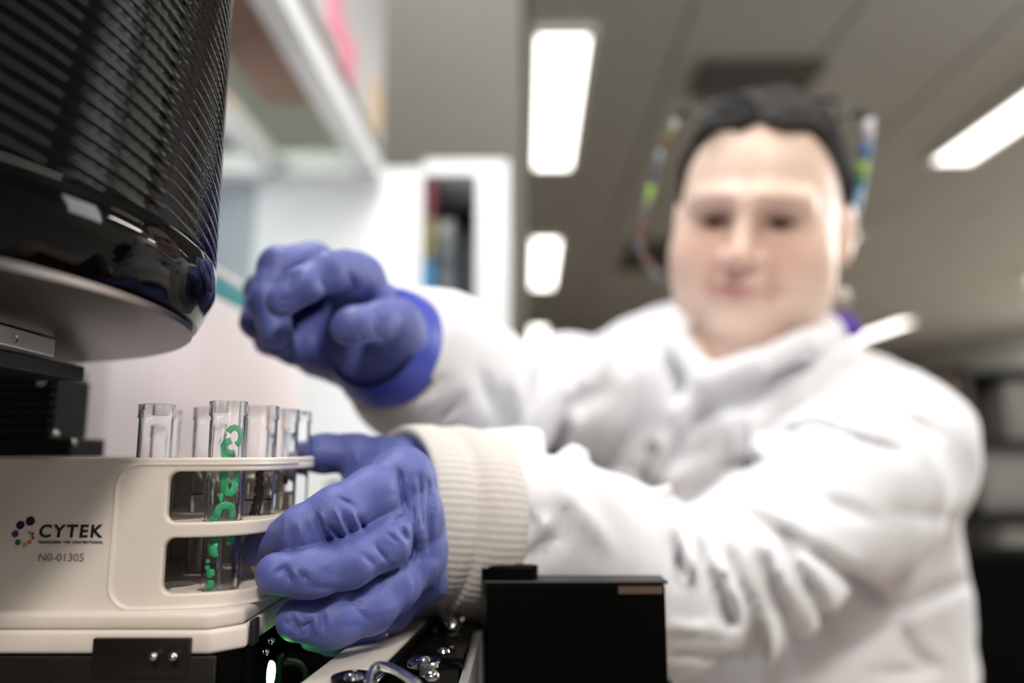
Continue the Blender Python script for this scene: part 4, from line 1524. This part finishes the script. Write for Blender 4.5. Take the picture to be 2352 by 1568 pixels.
mesh_sdf('hair', hair_sdf, HC - .18, HC + .18, 0.0028, M['hair'], person, snap=1)
for sx in (-1, 1):
    c = from_head(sx * .030, .0635, .001)
    eb = MB().ball(c, .0130, (1, 1, 1), 20, 14).build('eye', M['eye_white'], person, smooth=True)
    g = from_head(sx * .030 - .001, .0730, -.0010)
    MB().ball(g, .0066, (1, 1, 1), 14, 10).build('iris', M['iris'], eb, smooth=True)
    ls = [from_head(sx * (.030 + t * .0135), .0776 - .0045 * t * t + .0006, .0034 - .0030 * t * t) for t in (-1, -.5, 0, .5, 1)]
    MB().tube(ls, [.0010, .0020, .0022, .0020, .0010], 8).build('eyelashes', M['lash'], eb, smooth=True)
q = P(1938, 674, .738)
er = MB().ball(q, .0052, (1, 1, 1), 18, 12)
er.build('earring', M['silver'], person, smooth=True)['label'] = 'round silver earring'
MB().tube([q + Vector((.006 * math.cos(a), 0.002, -.006 + .007 * math.sin(a))) for a in [k / 10 * 2 * PI for k in range(11)]], .0011, 8).build('earring_loop', M['gold'], person, smooth=True)
# coat buttons and breast pocket pen
q = PY(1499, 1027, P(1499, 1027, .676).y)
for (px, py, d) in ((1499, 1027, .668),):
    q = P(px, py, d)
    MB().lathe([(0, .002), (.004, .002), (.006, .0035), (.0068, .002), (.0068, 0), (0, 0)], q, (-.3, -1, .1), 20).build('button', M['grey_box'], coat_o, angle=50)
# bright scarf ends at the nape, seen beside the neck
sc = MB().ball(P(1930, 748, .80), .018, (1.1, .8, .8), 18, 12)
sc.ball(P(1955, 760, .81), .012, (1.1, .8, .7))
sc.build('scarf', M['purple'], person, smooth=True)
sb = MB().ball(P(1888, 742, .735), .012, (1.3, .6, .7), 14, 10)
sb.build('scarf_fold', M['bead_white'], person, smooth=True)
MB().ball(P(1882, 755, .728), .009, (1.5, .5, .4), 14, 10).build('scarf_trim', M['bead_pink'], person, smooth=True)
tro = None

# ------------------------------------------------------------------ spectacles pushed up on the head
gl = empty('spectacles', P(1775, 255, .69), 'dark spectacles with colourful patterned arms pushed up on the hair', 'glasses')
hx = Vector(HR3[:, 0].tolist()); hy = Vector(HR3[:, 1].tolist()); hz = Vector(HR3[:, 2].tolist())
gv = (hz * 0.62 - hy * 0.78).normalized()
for (px, py) in ((1668, 250), (1868, 262)):
    c = P(px, py - 6, .715)
    ring = []
    for k in range(29):
        a = 2 * PI * k / 28
        ca, sa = math.cos(a), math.sin(a)
        ring.append(c + hx * (.030 * math.copysign(abs(ca) ** .8, ca)) + gv * (.021 * math.copysign(abs(sa) ** .8, sa)))
    MB().tube(ring, .0022, 8, caps=False).build('rim', M['frame_dark'], gl, smooth=True)
    nrm = hx.cross(gv).normalized() * .0009
    b = bmesh.new()
    va = [b.verts.new(r + nrm) for r in ring[:-1]]
    vb = [b.verts.new(r - nrm) for r in ring[:-1]]
    b.faces.new(va); b.faces.new(list(reversed(vb)))
    for k in range(28):
        b.faces.new((va[k], vb[k], vb[(k + 1) % 28], va[(k + 1) % 28]))
    bmesh.ops.recalc_face_normals(b, faces=b.faces[:])
    me = bpy.data.meshes.new('lens'); b.to_mesh(me); b.free()
    link_mesh('lens', me, M['lens'], gl)
MB().tube([P(1742, 244, .714), P(1768, 238, .710), P(1794, 250, .714)], .0022, 8).build('bridge', M['frame_dark'], gl, smooth=True)
for pts in ([P(1592, 246, .716), P(1568, 256, .714), P(1552, 272, .712)], [P(1943, 260, .716), P(1975, 260, .714), P(1995, 272, .712)]):
    MB().tube(pts, [.0030, .0036, .0040], 10).build('end_piece', M['frame_dark'], gl, smooth=True)
segsR = (((1996, 272), (1992, 325), 'bead_white'), ((1992, 325), (1985, 368), 'bead_blue'), ((1985, 368), (1978, 408), 'bead_green'), ((1978, 408), (1973, 432), 'bead_teal'), ((1973, 432), (1960, 490), 'bead_sky'), ((1960, 490), (1954, 515), 'bead_teal'))
segsL = (((1553, 272), (1548, 290), 'bead_white'), ((1548, 290), (1540, 312), 'bead_olive'), ((1540, 312), (1522, 345), 'bead_brown'), ((1522, 345), (1498, 425), 'bead_grey'), ((1498, 425), (1488, 462), 'bead_green'), ((1488, 462), (1476, 505), 'bead_grey'),
         ((1476, 505), (1468, 545), 'bead_brown'), ((1468, 545), (1472, 580), 'bead_grey'), ((1472, 580), (1495, 615), 'bead_brown'), ((1495, 615), (1526, 648), 'bead_grey'))
for segs, d0, dd, r in ((segsR, .712, .0085, .0050), (segsL, .712, .0080, .0036)):
    tm = empty('temple', P(*segs[0][0], d0))
    tm.parent = gl
    tm.matrix_parent_inverse = parent_inv(gl)
    for i, (a, b, mm) in enumerate(segs):
        MB().tube([P(*a, d0 + i * dd), P(*b, d0 + (i + 1) * dd)], [r, r], 10).build('temple_section', M[mm], tm, smooth=True)
cord = empty('spectacle_cord', P(1890, 690, .755), 'short beaded spectacle cord hanging beside the ear and neck', 'cord')
cpts = [(1934, 540, .766, 'bead_sky'), (1928, 565, .764, 'bead_white'), (1922, 590, .762, 'bead_white'), (1914, 615, .760, 'bead_teal'), (1907, 640, .757, 'bead_white'), (1901, 664, .754, 'bead_pink'), (1895, 688, .750, 'bead_blue'), (1889, 710, .746, 'bead_teal'), (1884, 730, .742, 'bead_sky')]
for (px, py, d, mm) in cpts:
    MB().ball(P(px, py, d), .0042, (1, 1, 1.3), 12, 8).build('bead', M[mm], cord, smooth=True)
MB().tube([P(a[0], a[1], a[2]) for a in cpts], .0010, 6).build('string', M['bead_grey'], cord, smooth=True)

# ------------------------------------------------------------------ chairs
st = empty('laboratory_stool', (PEL[0], PEL[1], 0), 'black laboratory stool the person in the coat sits on', 'stool')
MB().lathe([(0, .45), (.17, .45), (.19, .465), (.19, .49), (.17, .505), (0, .505)], (PEL[0], PEL[1], 0), seg=40).build('seat', M['black'], st, angle=40)
MB().tube([(PEL[0], PEL[1], .06), (PEL[0], PEL[1], .449)], .025, 16).build('column', M['chrome'], st, smooth=True)
for k in range(5):
    a = 2 * PI * k / 5 + .3
    MB().tube([(PEL[0], PEL[1], .075), (PEL[0] + .27 * math.cos(a), PEL[1] + .27 * math.sin(a), .05)], [.02, .013], 10).tube([(PEL[0] + .27 * math.cos(a), PEL[1] + .27 * math.sin(a), .0), (PEL[0] + .27 * math.cos(a), PEL[1] + .27 * math.sin(a), .06)], .02, 10).build('leg', M['black'], st, smooth=True)
oc = empty('office_chair', (0.98, 1.45, 0), 'black office chair standing empty behind the coat shoulder', 'chair')
MB().box((0.72, 1.28, 0.42), (1.22, 1.78, 0.50), 0.03, 4).build('seat', M['jet'], oc, angle=50)
MB().box((0.70, 1.22, 0.52), (1.24, 1.275, 0.90), 0.025, 4).build('backrest', M['jet'], oc, angle=50)
MB().box((0.94, 1.20, 0.44), (1.0, 1.219, 0.70), 0.004).build('back_bracket', M['black'], oc)
MB().tube([(0.98, 1.5, .07), (0.98, 1.5, .42)], .03, 16).build('column', M['chrome'], oc, smooth=True)
for k in range(5):
    a = 2 * PI * k / 5 + .2
    MB().tube([(0.98, 1.5, .085), (0.98 + .3 * math.cos(a), 1.5 + .3 * math.sin(a), .06)], [.022, .014], 10).tube([(0.98 + .3 * math.cos(a), 1.5 + .3 * math.sin(a), .0), (0.98 + .3 * math.cos(a), 1.5 + .3 * math.sin(a), .07)], .022, 10).build('leg', M['black'], oc, smooth=True)
